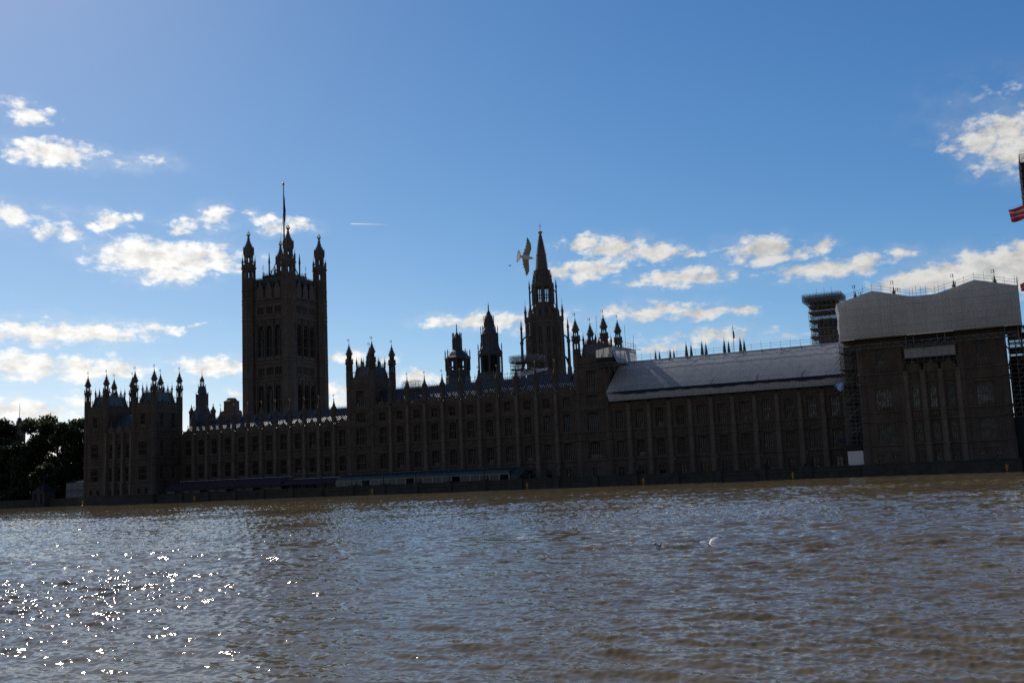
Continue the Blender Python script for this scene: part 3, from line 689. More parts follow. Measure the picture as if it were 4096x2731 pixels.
def tower_top(root, x0, x1, y0, y1, dz, turrets=True):
    """x0..y1: centres of the four turrets; iron roof, cresting and small pinnacles between them"""
    zc = 29.75+dz
    cb = MB()
    for F, W in ((Fr(x0, y0-.5), x1-x0), (Fr(x1+.5, y0, 0, 1), y1-y0), (Fr(x1, y1+.5, -1, 0), x1-x0), (Fr(x0-.5, y1, 0, -1), y1-y0)):
        string_course(F, cb, 0, W, zc, .4, .45); string_course(F, cb, 0, W, zc-1.1, .22, .25)
        F.box(cb, 0, W, -.5, .1, zc, zc+1.25)
        n = max(3, int(W/1.3)); p = W/n
        for i in range(n):
            F.box(cb, i*p+.15, i*p+p-.35, -.4, .06, zc+1.25, zc+2.0)
            F.box(cb, i*p+.3, i*p+p-.5, .1, .16, zc+.3, zc+1.0)
        for f in (.3, .7):
            x, y, _ = F.p(W*f, -.3, 0); small_pinnacle(cb, x, y, zc+1.7, .7)
    cb.build('parapet', M['stone'], root)
    rb = MB(); i0, i1 = .9, 1.55; zb, zt = zc+.6, zc+5.2
    B = [(x0+i0, y0+i0), (x1-i0, y0+i0), (x1-i0, y1-i0), (x0+i0, y1-i0)]
    mx_, my_ = .17*(x1-x0), .17*(y1-y0)
    T = [(x0+mx_, y0+my_), (x1-mx_, y0+my_), (x1-mx_, y1-my_), (x0+mx_, y1-my_)]
    rb.add([(x, y, zb) for x, y in B]+[(x, y, zt) for x, y in T], [(0,1,5,4), (1,2,6,5), (2,3,7,6), (3,0,4,7), (4,5,6,7)])
    for k in range(4):
        a, b = B[k], T[k]; rb.bar((a[0], a[1], zb), (b[0], b[1], zt), .12)
        c = B[(k+1) % 4]; d = T[(k+1) % 4]
        for t in (.2, .4, .6, .8): rb.bar((a[0]+(c[0]-a[0])*t, a[1]+(c[1]-a[1])*t, zb), (b[0]+(d[0]-b[0])*t, b[1]+(d[1]-b[1])*t, zt), .06)
        n_ = 9
        for j in range(n_): 
            t = j/n_; rb.lathe(a[0]+(b[0]-a[0])*t, a[1]+(b[1]-a[1])*t, [(.04, zb+(zt-zb)*t), (.17, zb+(zt-zb)*t+.15), (.05, zb+(zt-zb)*t+.3)], 4)
    rf = rb.build('roof', M['slate'], root)
    fb = MB()
    for k in range(4):
        a, c = T[k], T[(k+1) % 4]; cresting(fb, (a[0], a[1], zt), (c[0], c[1], zt), 1.25, .6)
        for t in (0., .5) if k % 2 else (0., .33, .67): small_pinnacle(fb, a[0]+(c[0]-a[0])*t, a[1]+(c[1]-a[1])*t, zt+.5, .85)
    # railing bridges from roof to turrets
    for (sx, sy) in ((x0, y0), (x1, y0), (x1, y1), (x0, y1)):
        mx2, my2 = (x0+x1)/2, (y0+y1)/2
        q = (sx+(mx2-sx)*.34, sy+(my2-sy)*.34)
        cresting(fb, (sx, sy, zc+3.2), (q[0], q[1], zc+3.2), 1.0, .4)
        fb.bar((sx, sy, zc+2.2), (q[0], q[1], zc+2.9), .12)
    fb.build('roof_cresting', M['iron'], rf, off=wloc(root))
    if turrets:
        for (x, y) in ((x0, y0), (x1, y0), (x1, y1), (x0, y1)): turret(x, y, zc-.75, root)
def shafts(mb, pts, z0, z1, r=.95):
    for x, y in pts:
        mb.lathe(x, y, [(r+.22, z0), (r+.22, 6.6), (r+.08, 6.9), (r+.05, 14), (r, 14.2), (r, z1)], 8)
        for z in (6.8, 12.05, 14.1, 20.4, 22.6):
            if z < z1: mb.lathe(x, y, [(r+.05, z-.22), (r+.3, z-.1), (r+.3, z+.12), (r+.02, z+.2)], 8)
        for i in range(8):
            a = 2*math.pi*i/8+math.pi/8; mb.bar((x+(r+.06)*math.cos(a), y+(r+.06)*math.sin(a), z0), (x+(r+.02)*math.cos(a), y+(r+.02)*math.sin(a), z1), .07)

def centre_tower(name, label, x0, x1):
    y0, y1 = 0.1, 10.9
    root = thing(name, ((x0+x1)/2, 5, 1.6), label, 'tower')
    W = x1-x0; c = W/2
    st = [(6.7, .34), (12.05, .34), (14.1, .34), (20.0, .34), (24.6, .38), (31.3, .3)]
    fw = [(c, 2.3, 1.6, 2.4, 2, (.62,), False), (c, 7.15, 3.3, 4.4, 6, (.45,), True), (c, 14.35, 3.3, 4.9, 6, (.5,), True), (c, 20.7, 3.1, 3.0, 6, (.5,), True), (c, 25.5, 2.7, 4.6, 4, (.5,), True)]
    sw_ = [(3.4, 26.2, 1.3, 3.6, 2, (.5,), True), (7.4, 26.2, 1.3, 3.6, 2, (.5,), True)]
    F1 = Fr(x0, y0-.7); F2 = Fr(x1+.7, y0, 0, 1); F4 = Fr(x0-.7, y1, 0, -1); F3 = Fr(x1, y1+.7, -1, 0)
    mb, mb2 = square_shaft(root, x0, x1, y0, y1, 32.4, [(F1, W, fw, st), (F2, 10.8, sw_, st[-2:]), (F4, 10.8, sw_, st[-2:]), (F3, W, [], st[-2:])])
    shafts(mb, [(x0, y0), (x1, y0), (x1, y1), (x0, y1)], 1.5, 31.6, .93)
    mb.build('wall', M['stone'], root); mb2.build('carved_stonework', M['stone'], root)
    tower_top(root, x0, x1, y0, y1, 2.55)
    return root
SCT = centre_tower('turreted_tower', 'square stone tower with four crocketed turrets, right of the big tower, roof unwrapped', 65.4, 73.45)
NCT = centre_tower('turreted_tower', 'square stone tower with four crocketed turrets and white sheeting round its right corner', 138.0, 146.0)

def pavilion(name, label, X0, tops):
    """end pavilion rising from the river: two towers and a lower middle"""
    root = thing(name, (X0+15.5, -4, 0), label, 'pavilion')
    xs = [X0+1.0, X0+9.3, X0+21.8, X0+30.0]; y0, y1 = -9.1, 1.9
    st = [(2.9, .3), (5.4, .16), (6.75, .34), (12.05, .34), (14.1, .34), (20.4, .34), (22.6, .34), (28.6, .25)]
    mb = MB(); mb2 = MB()
    yf = y0-.7
    def tower(xa, xb, right):
        W = xb-xa; c = W/2
        fw = [(c-1.6, 2.9, 1.1, 1.6, 2, (), False), (c+1.6, 2.9, 1.1, 1.6, 2, (), False), (c, 7.2, 3.3, 4.3, 6, (.45,), True), (c, 14.35, 3.3, 5.0, 6, (.5,), True), (c, 24.6, 1.9, 3.5, 4, (.4,), True)]
        sw_ = [(u, z, 1.35, h, 3, (.5,), True) for u in (2.6, 7.6) for z, h in ((7.2, 4.2), (14.35, 4.9), (23.4, 4.6))]
        cf = [(Fr(xa, yf), W, fw, st)]
        cf.append((Fr(xb+.7, y0, 0, 1), 11.0, sw_ if right else [], st if right else st[-2:]))
        cf.append((Fr(xa-.7, y1, 0, -1), 11.0, [], st)); cf.append((Fr(xb, y1+.7, -1, 0), W, [], st[-2:]))
        a, b = square_shaft(root, xa, xb, y0, y1, 29.8, cf)
        shafts(a, [(xa, y0), (xb, y0), (xb, y1), (xa, y1)], -2, 29.2)
        # oriel sill corbels under the big windows
        F = Fr(xa, yf)
        for z in (14.1, 22.6):
            for k in range(6): F.box(b, c-1.7+k*.62, c-1.4+k*.62, 0, .25, z+.3, z+1.1)
        # battered foot in the water
        a.lathe(xa, y0, [(1.9, -2), (1.3, 2.2), (1.0, 2.8)], 8); a.lathe(xb, y0, [(1.9, -2), (1.3, 2.2), (1.0, 2.8)], 8)
        return a, b
    for (xa, xb, r_) in ((xs[0], xs[1], False), (xs[2], xs[3], True)):
        a, b = tower(xa, xb, r_)
        o = len(mb.v); mb.add(a.v, a.f); mb2.add(b.v, b.f)
    # lower middle
    F = Fr(xs[1]+.7, y0-.35); W = xs[2]-xs[1]-1.4
    cs = [W/2-3.6, W/2, W/2+3.6]; mw = []
    for c in cs: mw += [(c, 2.8, 1.1, 1.7, 2, (.6,), False), (c, 7.2, 1.4, 4.2, 3, (.45,), True), (c, 14.35, 1.4, 4.8, 3, (.5,), True)]
    F.wall(mb, 0, W, -2, 22.6, [(u-w_/2, u+w_/2, z, z+h) for (u, z, w_, h, *_r) in mw])
    for z, d in st[:-1]: string_course(F, mb2, 0, W, z, .3, d)
    for (u, z, w_, h, li, tr, ar) in mw: put_window(F, u, z, w_, h, li, root, tr, ar)
    for c in (cs[0]-1.8, cs[0]+1.8, cs[1]+1.8, cs[2]+1.8):
        bm_ = MB(); buttress(F, bm_, c, 22.6); F.box(bm_, c-.7, c+.7, -.1, .9, -2, 1.6); bm_.build('buttress', M['stone_pale_lit'], root)
    for i in range(3):
        a, b = cs[i]-1.1, cs[i]-.85
        for s in (-1, 1):
            lo, hi = sorted((cs[i]+s*.85, cs[i]+s*1.15))
            for z0, z1 in ((7.1, 11.6), (14.4, 19.8), (20.7, 22.2)): blind_panels(F, mb2, lo, hi, z0, z1, .3, .1)
        carved_band(F, mb2, cs[i]-1.15, cs[i]+1.15, 12.3, 13.9, rngf); blind_panels(F, mb2, cs[i]-.8, cs[i]+.8, 20.7, 22.3, .4, .1)
        battlement(F, mb2, cs[i]-1.6, cs[i]+1.6, 22.7, .9, 3, rngf)
    pl = MB(); pl.box(xs[0]-1.5, xs[3]+1.5, y0-2.1, y0-.6, -3, 2.45); pl.box(xs[0]-1.6, xs[3]+1.6, y0-2.2, y0-.6, 2.45, 2.7); pl.build('plinth', M['wallstone'], root)
    mb.build('wall', M['stone'], root); mb2.build('carved_stonework', M['stone'], root)
    rb = MB(); xa, xb = xs[1]+.5, xs[2]-.5
    rb.add([(xa, y0+.6, 22.5), (xb, y0+.6, 22.5), (xb, y0+5.5, 28.6), (xa, y0+5.5, 28.6), (xb, y0+10.5, 22.5), (xa, y0+10.5, 22.5)], [(0,1,2,3), (3,2,4,5)])
    for i in range(17):
        x = xa+(xb-xa)*i/16; rb.bar((x, y0+.6, 22.5), (x, y0+5.5, 28.6), .07)
    rb.build('roof', M['slate'], root)
    tower_top(root, xs[0], xs[1], y0, y1, 0); tower_top(root, xs[2], xs[3], y0, y1, 0)
    return root
pavilion('river_pavilion', 'twin-towered stone pavilion rising from the water at the far left end, eight turrets bare', -32.4, True)
pavilion('river_pavilion', 'stone pavilion rising from the water at the right end, its roofs boxed in white sheeting', 209.9, True)

# ------------------------------------------------------------------ the great square tower
def great_tower():
    x0, x1, y0, y1 = -23.77, -4.42, 62.0, 81.9
    root = thing('square_tower', ((x0+x1)/2, (y0+y1)/2, 1.5), 'tallest square stone tower with four crowned corner turrets', 'tower')
    mb = MB(); mb2 = MB(); W = x1-x0; D = y1-y0
    faces = [(Fr(x0, y0+.2), W), (Fr(x1, y0, 0, 1), D), (Fr(x1, y1, -1, 0), W), (Fr(x0, y1, 0, -1), D)]
    for k, (F, w_) in enumerate(faces):
        c = w_/2; cs = [c-4.1, c, c+4.1]
        ops = []
        for q in cs:
            ops += [(q-1.5, q+1.5, 53.2, 65.4), (q-1.5, q+1.5, 27.5, 42.0)]
            for j in range(4): ops += [(q-1.45+j*.78, q-1.45+j*.78+.48, 70.0, 72.7), (q-1.45+j*.78, q-1.45+j*.78+.48, 46.2, 49.0)]
        F.wall(mb, 0, w_, 1.5, 80.0, ops, 1.3)
        F.box(mb, 0, w_, -1.35, -1.25, 1.5, 79)
        for z in (50.7, 52.2, 68.0, 69.6, 74.5, 76.0, 44.0, 45.4, 26.5): string_course(F, mb2, 2, w_-2, z, .35, .4)
        for q in cs:
            for z, h in ((53.2, 12.2), (27.5, 14.5)):
                if k < 2: put_window(F, q, z, 3.0, h, 4, root, (.28, .62), True)
                # ogee hood over the window, with its finial
                zt = z+h
                pts = [(q-1.75, zt-2.2), (q-1.5, zt-.8), (q-.8, zt+.4), (q-.22, zt+1.4), (q, zt+2.6), (q+.22, zt+1.4), (q+.8, zt+.4), (q+1.5, zt-.8), (q+1.75, zt-2.2),
                       (q+1.5, zt-2.2), (q+1.3, zt-1.0), (q+.7, zt+.1), (q, zt+.7), (q-.7, zt+.1), (q-1.3, zt-1.0), (q-1.5, zt-2.2)]
                F.prism(mb2, pts, 0, .25)
                F.prism(mb2, [(q-.35, zt+2.0), (q+.35, zt+2.0), (q, zt+2.9)], 0, .3)
                F.box(mb2, q-1.6, q+1.6, 0, .3, z-.9, z-.2)
            for z in (70.0, 46.2):
                for j in range(5): F.box(mb2, q-1.6+j*.78, q-1.42+j*.78, 0, .15, z-.1, z+3)
                F.box(mb2, q-1.75, q+1.75, 0, .2, z-.45, z-.1)
            for j in range(4): F.box(mb2, q-1.4+j*.75, q-1.2+j*.75, 0, .15, 76.4, 79.6)
            # canopied niche of the parapet
            F.box(mb, q-1.6, q+1.6, -.5, .35, 76.2, 80.0)
            F.prism(mb2, [(q-1.1, 80.0), (q-.95, 81.0), (q-.4, 81.6), (q, 83.6), (q+.4, 81.6), (q+.95, 81.0), (q+1.1, 80.0)], -.3, .4)
            for s in (-2.05, 2.05):
                x, y, _ = F.p(q+s, .15, 0); mb2.lathe(x, y, [(.3, 76.3), (.3, 81.4), (.4, 81.6), (.22, 82.4), (.04, 84.0)], 6)
        for q in (c-6.1, c-2.05, c+2.05, c+6.1):
            F.box(mb2, q-.28, q+.28, 0, .5, 27, 43.5); F.box(mb2, q-.28, q+.28, 0, .5, 52.4, 67.8)
            F.box(mb2, q-.1, q+.1, .5, .62, 52.4, 67.8)
        blind_panels(F, mb2, 2.7, w_-2.7, 66.0, 67.8, .5, .12); blind_panels(F, mb2, 2.7, w_-2.7, 74.7, 75.9, .45, .14)
    tur = [(x0, y0), (x1, y0), (x1, y1), (x0, y1)]
    for x, y in tur:
        mb.lathe(x, y, [(2.75, 1.5), (2.75, 44), (2.65, 44.2), (2.65, 76), (2.6, 76.2), (2.6, 84.8)], 8)
        for z in (26.5, 44.0, 45.4, 50.7, 52.2, 68.0, 69.6, 74.5, 76.0, 80.0):
            mb2.lathe(x, y, [(2.6, z-.35), (2.95, z-.12), (2.95, z+.14), (2.6, z+.3)], 8)
        for i in range(8):
            a = 2*math.pi*i/8+math.pi/8; b = 2*math.pi*(i+1)/8+math.pi/8
            mb2.bar((x+2.72*math.cos(a), y+2.72*math.sin(a), 2), (x+2.62*math.cos(a), y+2.62*math.sin(a), 84.8), .16)
            for t in (.25, .5, .75):
                px, py = x+2.68*(math.cos(a)*(1-t)+math.cos(b)*t), y+2.68*(math.sin(a)*(1-t)+math.sin(b)*t)
                for z0, z1 in ((27, 43.5), (53, 57.2), (57.7, 62), (62.5, 67.3), (70, 74), (76.6, 79.6), (80.4, 84.2)): mb2.bar((px, py, z0), (px, py, z1), .07)
    mb.build('wall', M['stone_tower'], root); mb2.build('carved_stonework', M['stone_tower'], root)
    # corner turret tops, one mesh shared by four
    t = MB()
    posts(t, 0, 0, 2.35, 84.6, 88.0, .42)
    for i in range(8):
        a = 2*math.pi*(i+.5)/8+math.pi/8; t.lathe(2.15*math.cos(a), 2.15*math.sin(a), [(.13, 84.6), (.13, 87.6)], 5)
    t.lathe(0, 0, [(2.3, 87.6), (2.5, 88.1), (3.05, 88.6), (3.05, 88.85), (2.55, 88.95), (2.55, 90.3), (1.75, 90.35)], 8)
    for i in range(8):
        a = 2*math.pi*i/8+math.pi/8; x, y = 2.6*math.cos(a), 2.6*math.sin(a)
        t.lathe(x, y, [(.24, 88.8), (.24, 91.2), (.34, 91.3), (.2, 91.9), (.04, 93.0)], 6)
        t.bar((x*.95, y*.95, 90.6), (1.65*math.cos(a), 1.65*math.sin(a), 92.2), .12)
        t.bar((x, y, 88.9), (x*1.28, y*1.28, 89.1), .13, 4, .06)
        t.bar((x, y, 93), (x, y, 94.2), .04)
    t.lathe(0, 0, [(1.72, 90.2), (1.72, 91.1)], 8)
    posts(t, 0, 0, 1.5, 91.1, 93.8, .3)
    pr = [(1.7, 93.4), (1.75, 93.8), (2.1, 94.2), (2.1, 94.5), (1.95, 94.7), (2.0, 96.2), (2.0, 96.7), (1.75, 97.3), (1.3, 98.1), (.9, 98.9), (.62, 99.8), (.42, 100.8), (.36, 101.7), (.55, 101.9), (.5, 102.2)]
    t.lathe(0, 0, pr, 8)
    crockets(t, 0, 0, [(1.8, 97.2), (1.3, 98.1), (.9, 98.9), (.62, 99.8), (.42, 100.8), (.36, 101.6)], 8, .55, .3)
    for i in range(8):
        a = 2*math.pi*i/8+math.pi/8; t.lathe(2.05*math.cos(a), 2.05*math.sin(a), [(.16, 94.6), (.16, 96.9), (.03, 97.7)], 4)
    tm = t.mesh('turret', [M['stone_tower']])
    c = MB(); c.lathe(0, 0, [(.72, 102.1), (.75, 102.45), (.6, 102.5)], 12)
    for i in range(4):
        a = math.pi*i/4
        pts = [(.72*math.cos(u)*math.cos(a), .72*math.cos(u)*math.sin(a), 102.45+1.05*math.sin(u)) for u in np.linspace(0, math.pi, 9)]
        c.tubepath(pts, [.07]*9, 5)
    c.lathe(0, 0, [(.05, 103.4), (.17, 103.6), (.05, 103.8)], 8); c.bar((0, 0, 103.7), (0, 0, 104.4), .05); c.bar((-.2, 0, 104.1), (.2, 0, 104.1), .045)
    cm = c.mesh('crown_finial', [M['gold']])
    for x, y in tur:
        a = inst('turret', tm, (x, y, 0), root); b = bpy.data.objects.new('crown_finial', cm); COL.objects.link(b); b.parent = a
    # roof: outer slope with low cresting, inner raised lantern with tall cresting
    r = MB(); r.box(x0+.6, x1-.6, y0+.9, y1-.9, 79, 84.1); 
    cx, cy = (x0+x1)/2, (y0+y1)/2; w_ = 5.9
    r.box(cx-w_, cx+w_, cy-w_, cy+w_, 84.05, 85.7)
    for s in range(9):
        q = -w_+2*w_*s/8
        for (a, b) in (((cx+q, cy-w_-.15), 0), ((cx+w_+.15, cy+q), 1)):
            r.lathe(a[0], a[1], [(.16, 83.9), (.16, 85.8)], 4)
    r.box(cx-w_-.35, cx+w_+.35, cy-w_-.35, cy+w_+.35, 85.7, 86.0)
    rf = r.build('roof', M['lead'], root)
    f = MB()
    for (a, b) in (((x0+2.5, y0+.9), (x1-2.5, y0+.9)), ((x1-.6, y0+2.5), (x1-.6, y1-2.5)), ((x0+2.5, y1-.9), (x1-2.5, y1-.9)), ((x0+.6, y0+2.5), (x0+.6, y1-2.5))):
        cresting(f, (*a, 84.1), (*b, 84.1), .7, .5)
    q = [(cx-w_, cy-w_), (cx+w_, cy-w_), (cx+w_, cy+w_), (cx-w_, cy+w_)]
    for i in range(4):
        cresting(f, (*q[i], 86), (*q[(i+1) % 4], 86), 1.5, .7)
        f.lathe(q[i][0], q[i][1], [(.22, 85), (.22, 87.4), (.05, 88)], 6); f.bar((*q[i], 88), (*q[i], 90.4), .06)
        for z in (89, 89.5, 90): f.bar((q[i][0]-.35, q[i][1], z), (q[i][0]+.35, q[i][1], z), .05)
        a, b = q[i], q[(i+1) % 4]
        for u in (.33, .67): f.lathe(a[0]+(b[0]-a[0])*u, a[1]+(b[1]-a[1])*u, [(.2, 86), (.2, 87.6), (.03, 88.6)], 5)
    # wrought iron frame that stays the flagstaff
    for sx in (-1, 1):
        for sy in (-1, 1):
            f.bar((cx+sx*4.2, cy+sy*4.2, 86), (cx+sx*.5, cy+sy*.5, 96.5), .22); f.bar((cx+sx*4.2, cy+sy*4.2, 86), (cx+sx*4.2, cy+sy*4.2, 91.5), .3)
            f.lathe(cx+sx*4.2, cy+sy*4.2, [(.45, 91.3), (.3, 93), (.05, 95.6)], 6)
            for u in (.25, .5, .75):
                f.bar((cx+sx*(4.2-3.7*u), cy+sy*(4.2-3.7*u), 86+10.5*u), (cx+sx*.3, cy+sy*.3, 86+7*u), .1)
    f.build('roof_cresting', M['iron'], rf, off=wloc(root))
great_tower()
def flagstaff():
    x, y = -14.1, 71.95
    root = thing('flagpole', (x, y, 86), 'tall flagpole rising from the big square tower, its flag hanging limp', 'flagpole')
    p = MB(); p.tubepath([(x, y, 86), (x, y, 96), (x, y, 110), (x, y, 123.4)], [.42, .36, .3, .17], 8); p.build('pole', M['iron'], root)
    g = MB(); g.lathe(x, y, [(.1, 123.3), (.45, 123.6), (.5, 124.0), (.3, 124.5), (.05, 124.7)], 10); g.bar((x, y, 124.6), (x, y, 125.2), .06); g.build('finial', M['gold'], root)
    h = MB()
    for dx, zb in ((-2.2, 93), (-1.7, 93), (1.6, 100)): h.bar((x, y-.3, 112.5), (x+dx*1.3, y-.4, zb), .03, 4)
    h.build('halyard', M['iron'], root)
    f = MB(); rows = 22; cols = 9
    for i in range(rows+1):
        t = i/rows; z = 119.6-10.8*t; wd = (.25+1.25*min(1, t*1.6)) if t < .62 else (1.25-.2*(t-.62)/.38)
        for j in range(cols+1):
            u = j/cols; sh = .25*max(0, t-.4)
            f.v.append((x+.22+(wd*u+sh)*.75, y-.25+.22*math.sin(u*9+t*3)*min(1, t*3)+.1*math.sin(t*11), z-.9*u*t))
    for i in range(rows):
        for j in range(cols):
            a = i*(cols+1)+j; f.f.append((a, a+1, a+cols+2, a+cols+1)); f.mi.append(0 if (i//3+j//3) % 3 else (1 if (i+j) % 2 else 2))
    mt = [material('flag_blue', (.015, .02, .09), .8), material('flag_red', (.25, .02, .03), .8), material('flag_white', (.5, .5, .5), .8)]
    f.build('flag', mt, root, True)
flagstaff()

# ------------------------------------------------------------------ octagonal spire tower
def spire_tower():
    cx, cy = 103.66, 58.0
    root = thing('spire_tower', (cx, cy, 1.5), 'octagonal stone tower with open lantern and thin tall spire', 'spire')
    mb = MB(); mb2 = MB()
    mb.lathe(cx, cy, [(6.6, 20), (6.6, 36), (6.05, 36.2), (6.05, 54.3)], 8)
    A = lambda i, n=8: math.pi/8+2*math.pi*i/n
    def ring(r, z0, d=.25, h=.45): mb2.lathe(cx, cy, [(r-.05, z0-h), (r+d, z0-h*.3), (r+d, z0+.1), (r-.05, z0+h*.5)], 8)
    for z in (36.2, 38.5, 45.5, 53.3, 54.6): ring(6.05, z)
    for i in range(8):
        a = A(i); c, s = math.cos(a), math.sin(a)
        mb2.bar((cx+6.15*c, cy+6.15*s, 33), (cx+6.0*c, cy+6.0*s, 55), .42)
        # outer buttress pier with its flying arch and pinnacle
        x, y = cx+7.75*c, cy+7.75*s
        mb.lathe(x, y, [(.75, 20), (.75, 38.2), (.5, 39.2), (.42, 46.5), (.6, 46.9), (.6, 47.6), (.36, 48), (.34, 51.6), (.45, 51.8), (.2, 53), (.04, 55)], 6)
        crockets(mb, x, y, [(.4, 51.9), (.2, 53), (.06, 54.6)], 4, .45, .2)
        mb.tubepath([(x, y, 47.4), (cx+7.2*c, cy+7.2*s, 48.6), (cx+6.5*c, cy+6.5*s, 49.2), (cx+6.0*c, cy+6.0*s, 49.4)], [.3]*4, 4)
        mb.tubepath([(x, y, 38.5), (cx+6.9*c, cy+6.9*s, 41.5), (cx+6.1*c, cy+6.1*s, 42.4)], [.4]*3, 4)
        # parapet pinnacles at the drum edge and the flying lantern pinnacles
        x, y = cx+6.15*c, cy+6.15*s
        mb.lathe(x, y, [(.42, 54), (.38, 57.0), (.5, 57.2), (.26, 58.2), (.05, 60.0)], 6); mb.bar((x, y, 59.8), (x, y, 61.6), .05)
        crockets(mb, x, y, [(.42, 57.2), (.26, 58.2), (.08, 59.7)], 4, .4, .2)
        x, y = cx+4.45*c, cy+4.45*s
        mb.lathe(x, y, [(.36, 57), (.3, 60), (.24, 65.2), (.34, 65.5), (.2, 66.4), (.04, 68.3)], 6)
        crockets(mb, x, y, [(.3, 65.6), (.2, 66.4), (.06, 68)], 4, .4, .18)
        mb.tubepath([(x, y, 63.4), (cx+3.8*c, cy+3.8*s, 64.6), (cx+3.3*c, cy+3.3*s, 65)], [.2]*3, 4)
        mb.bar((x, y, 59.3), (cx+3.3*c, cy+3.3*s, 60.2), .16)
        x, y = cx+2.95*c, cy+2.95*s
        mb.lathe(x, y, [(.26, 66.5), (.2, 68.8), (.28, 69), (.04, 71)], 5); mb.bar((x, y, 70.8), (x, y, 72.2), .04)
    # battlement of the drum
    for i in range(8):
        a, b = A(i), A(i+1)
        for t in (.15, .33, .5, .67, .85):
            x, y = cx+6.2*(math.cos(a)*(1-t)+math.cos(b)*t), cy+6.2*(math.sin(a)*(1-t)+math.sin(b)*t); mb.lathe(x, y, [(.32, 54.3), (.32, 55.5)], 4)
        m_ = (a+b)/2
        # gabled lucarne on the sloping roof
        for rr in (4.9,):
            x, y = cx+rr*math.cos(m_), cy+rr*math.sin(m_); mb.lathe(x, y, [(.75, 54.5), (.75, 57.0), (.05, 58.9)], 4, rot=m_+math.pi/4)
        # drum windows: two lancets in each face
        ux, uy = -math.sin(m_), math.cos(m_)
    mb.lathe(cx, cy, [(5.8, 54.3), (5.5, 55), (4.4, 57.2), (3.65, 58.9), (3.45, 59.2)], 8)
    mb.lathe(cx, cy, [(3.45, 59.0), (3.4, 60.3)], 8)
    for i in range(8):                                     # open lantern
        a, b = A(i), A(i+1)
        p = [cx+3.3*math.cos(a), cy+3.3*math.sin(a)]; mb.lathe(p[0], p[1], [(.48, 60), (.46, 66.8)], 6)
        for t, w_ in ((.26, .10), (.5, .17), (.74, .10)):
            x, y = cx+3.15*(math.cos(a)*(1-t)+math.cos(b)*t), cy+3.15*(math.sin(a)*(1-t)+math.sin(b)*t); mb.lathe(x, y, [(w_, 60), (w_, 66.6)], 5)
        x0_, y0_ = cx+3.15*math.cos(a), cy+3.15*math.sin(a); x1_, y1_ = cx+3.15*math.cos(b), cy+3.15*math.sin(b)
        for z, w_ in ((62.6, .2), (66.3, .5), (65.7, .25)): mb.bar((x0_, y0_, z), (x1_, y1_, z), w_)
    mb.lathe(cx, cy, [(3.3, 66.4), (3.55, 66.8), (3.55, 67.1), (2.7, 67.4), (2.6, 69.2), (2.35, 69.4), (2.3, 71.0), (2.45, 71.2), (2.45, 71.5), (2.0, 71.6)], 8)
    for i in range(8):
        a = A(i); mb.lathe(cx+2.5*math.cos(a), cy+2.5*math.sin(a), [(.26, 67), (.24, 71.2), (.3, 71.4), (.2, 71.5)], 5)
    sp = [(2.0, 71.5), (1.62, 76.2), (1.72, 76.4), (1.68, 76.9), (1.5, 77.1), (.9, 81), (.36, 83.8)]
    mb.lathe(cx, cy, sp, 8)
    crockets(mb, cx, cy, [(2.0, 71.6), (1.62, 76.2)], 8, .52, .24); crockets(mb, cx, cy, [(1.5, 77.2), (.9, 81), (.4, 83.6)], 8, .52, .22)
    # frames for the drum windows
    glass = MB()
    for i in range(8):
        m_ = (A(i)+A(i+1))/2; n = (math.cos(m_), math.sin(m_)); ap = 6.05*math.cos(math.pi/8)
        F = Fr(cx+n[0]*ap+n[1]*2.3, cy+n[1]*ap-n[0]*2.3, -n[1], n[0])
        for q in (1.3, 3.3):
            for k in (-1, 0, 1): F.box(mb2, q+k*.62-.1, q+k*.62+.1, 0, .3, 38.6, 51.6)
            for z in (42.2, 46): F.box(mb2, q-.7, q+.7, 0, .2, z-.12, z+.12)
            F.prism(mb2, [(q-.72, 50.8), (q-.72, 52.4), (q+.72, 52.4), (q+.72, 50.8), (q+.5, 51.5), (q, 52.1), (q-.5, 51.5)], 0, .26)
            F.box(glass, q-.6, q+.6, .02, .06, 38.8, 51.8)
        F.box(mb2, 2.1, 2.5, 0, .35, 36.4, 53); F.box(mb2, .2, .5, 0, .35, 36.4, 53); F.box(mb2, 4.1, 4.4, 0, .35, 36.4, 53)
    mb.build('wall', M['stone_tower'], root); mb2.build('carved_stonework', M['stone_tower'], root); glass.build('window', M['glass'], root)
    g = MB(); g.lathe(cx, cy, [(.3, 83.6), (.75, 84.3), (.85, 84.6), (.4, 84.9)], 10); g.bar((cx, cy, 84.5), (cx, cy, 87.2), .08); g.lathe(cx, cy, [(.05, 86.3), (.32, 86.6), (.05, 86.9)], 8)
    g.bar((cx-.3, cy, 87.1), (cx+.3, cy, 87.1), .05); g.bar((cx, cy, 87), (cx, cy, 87.6), .05); g.build('finial', M['gold'], root)
spire_tower()

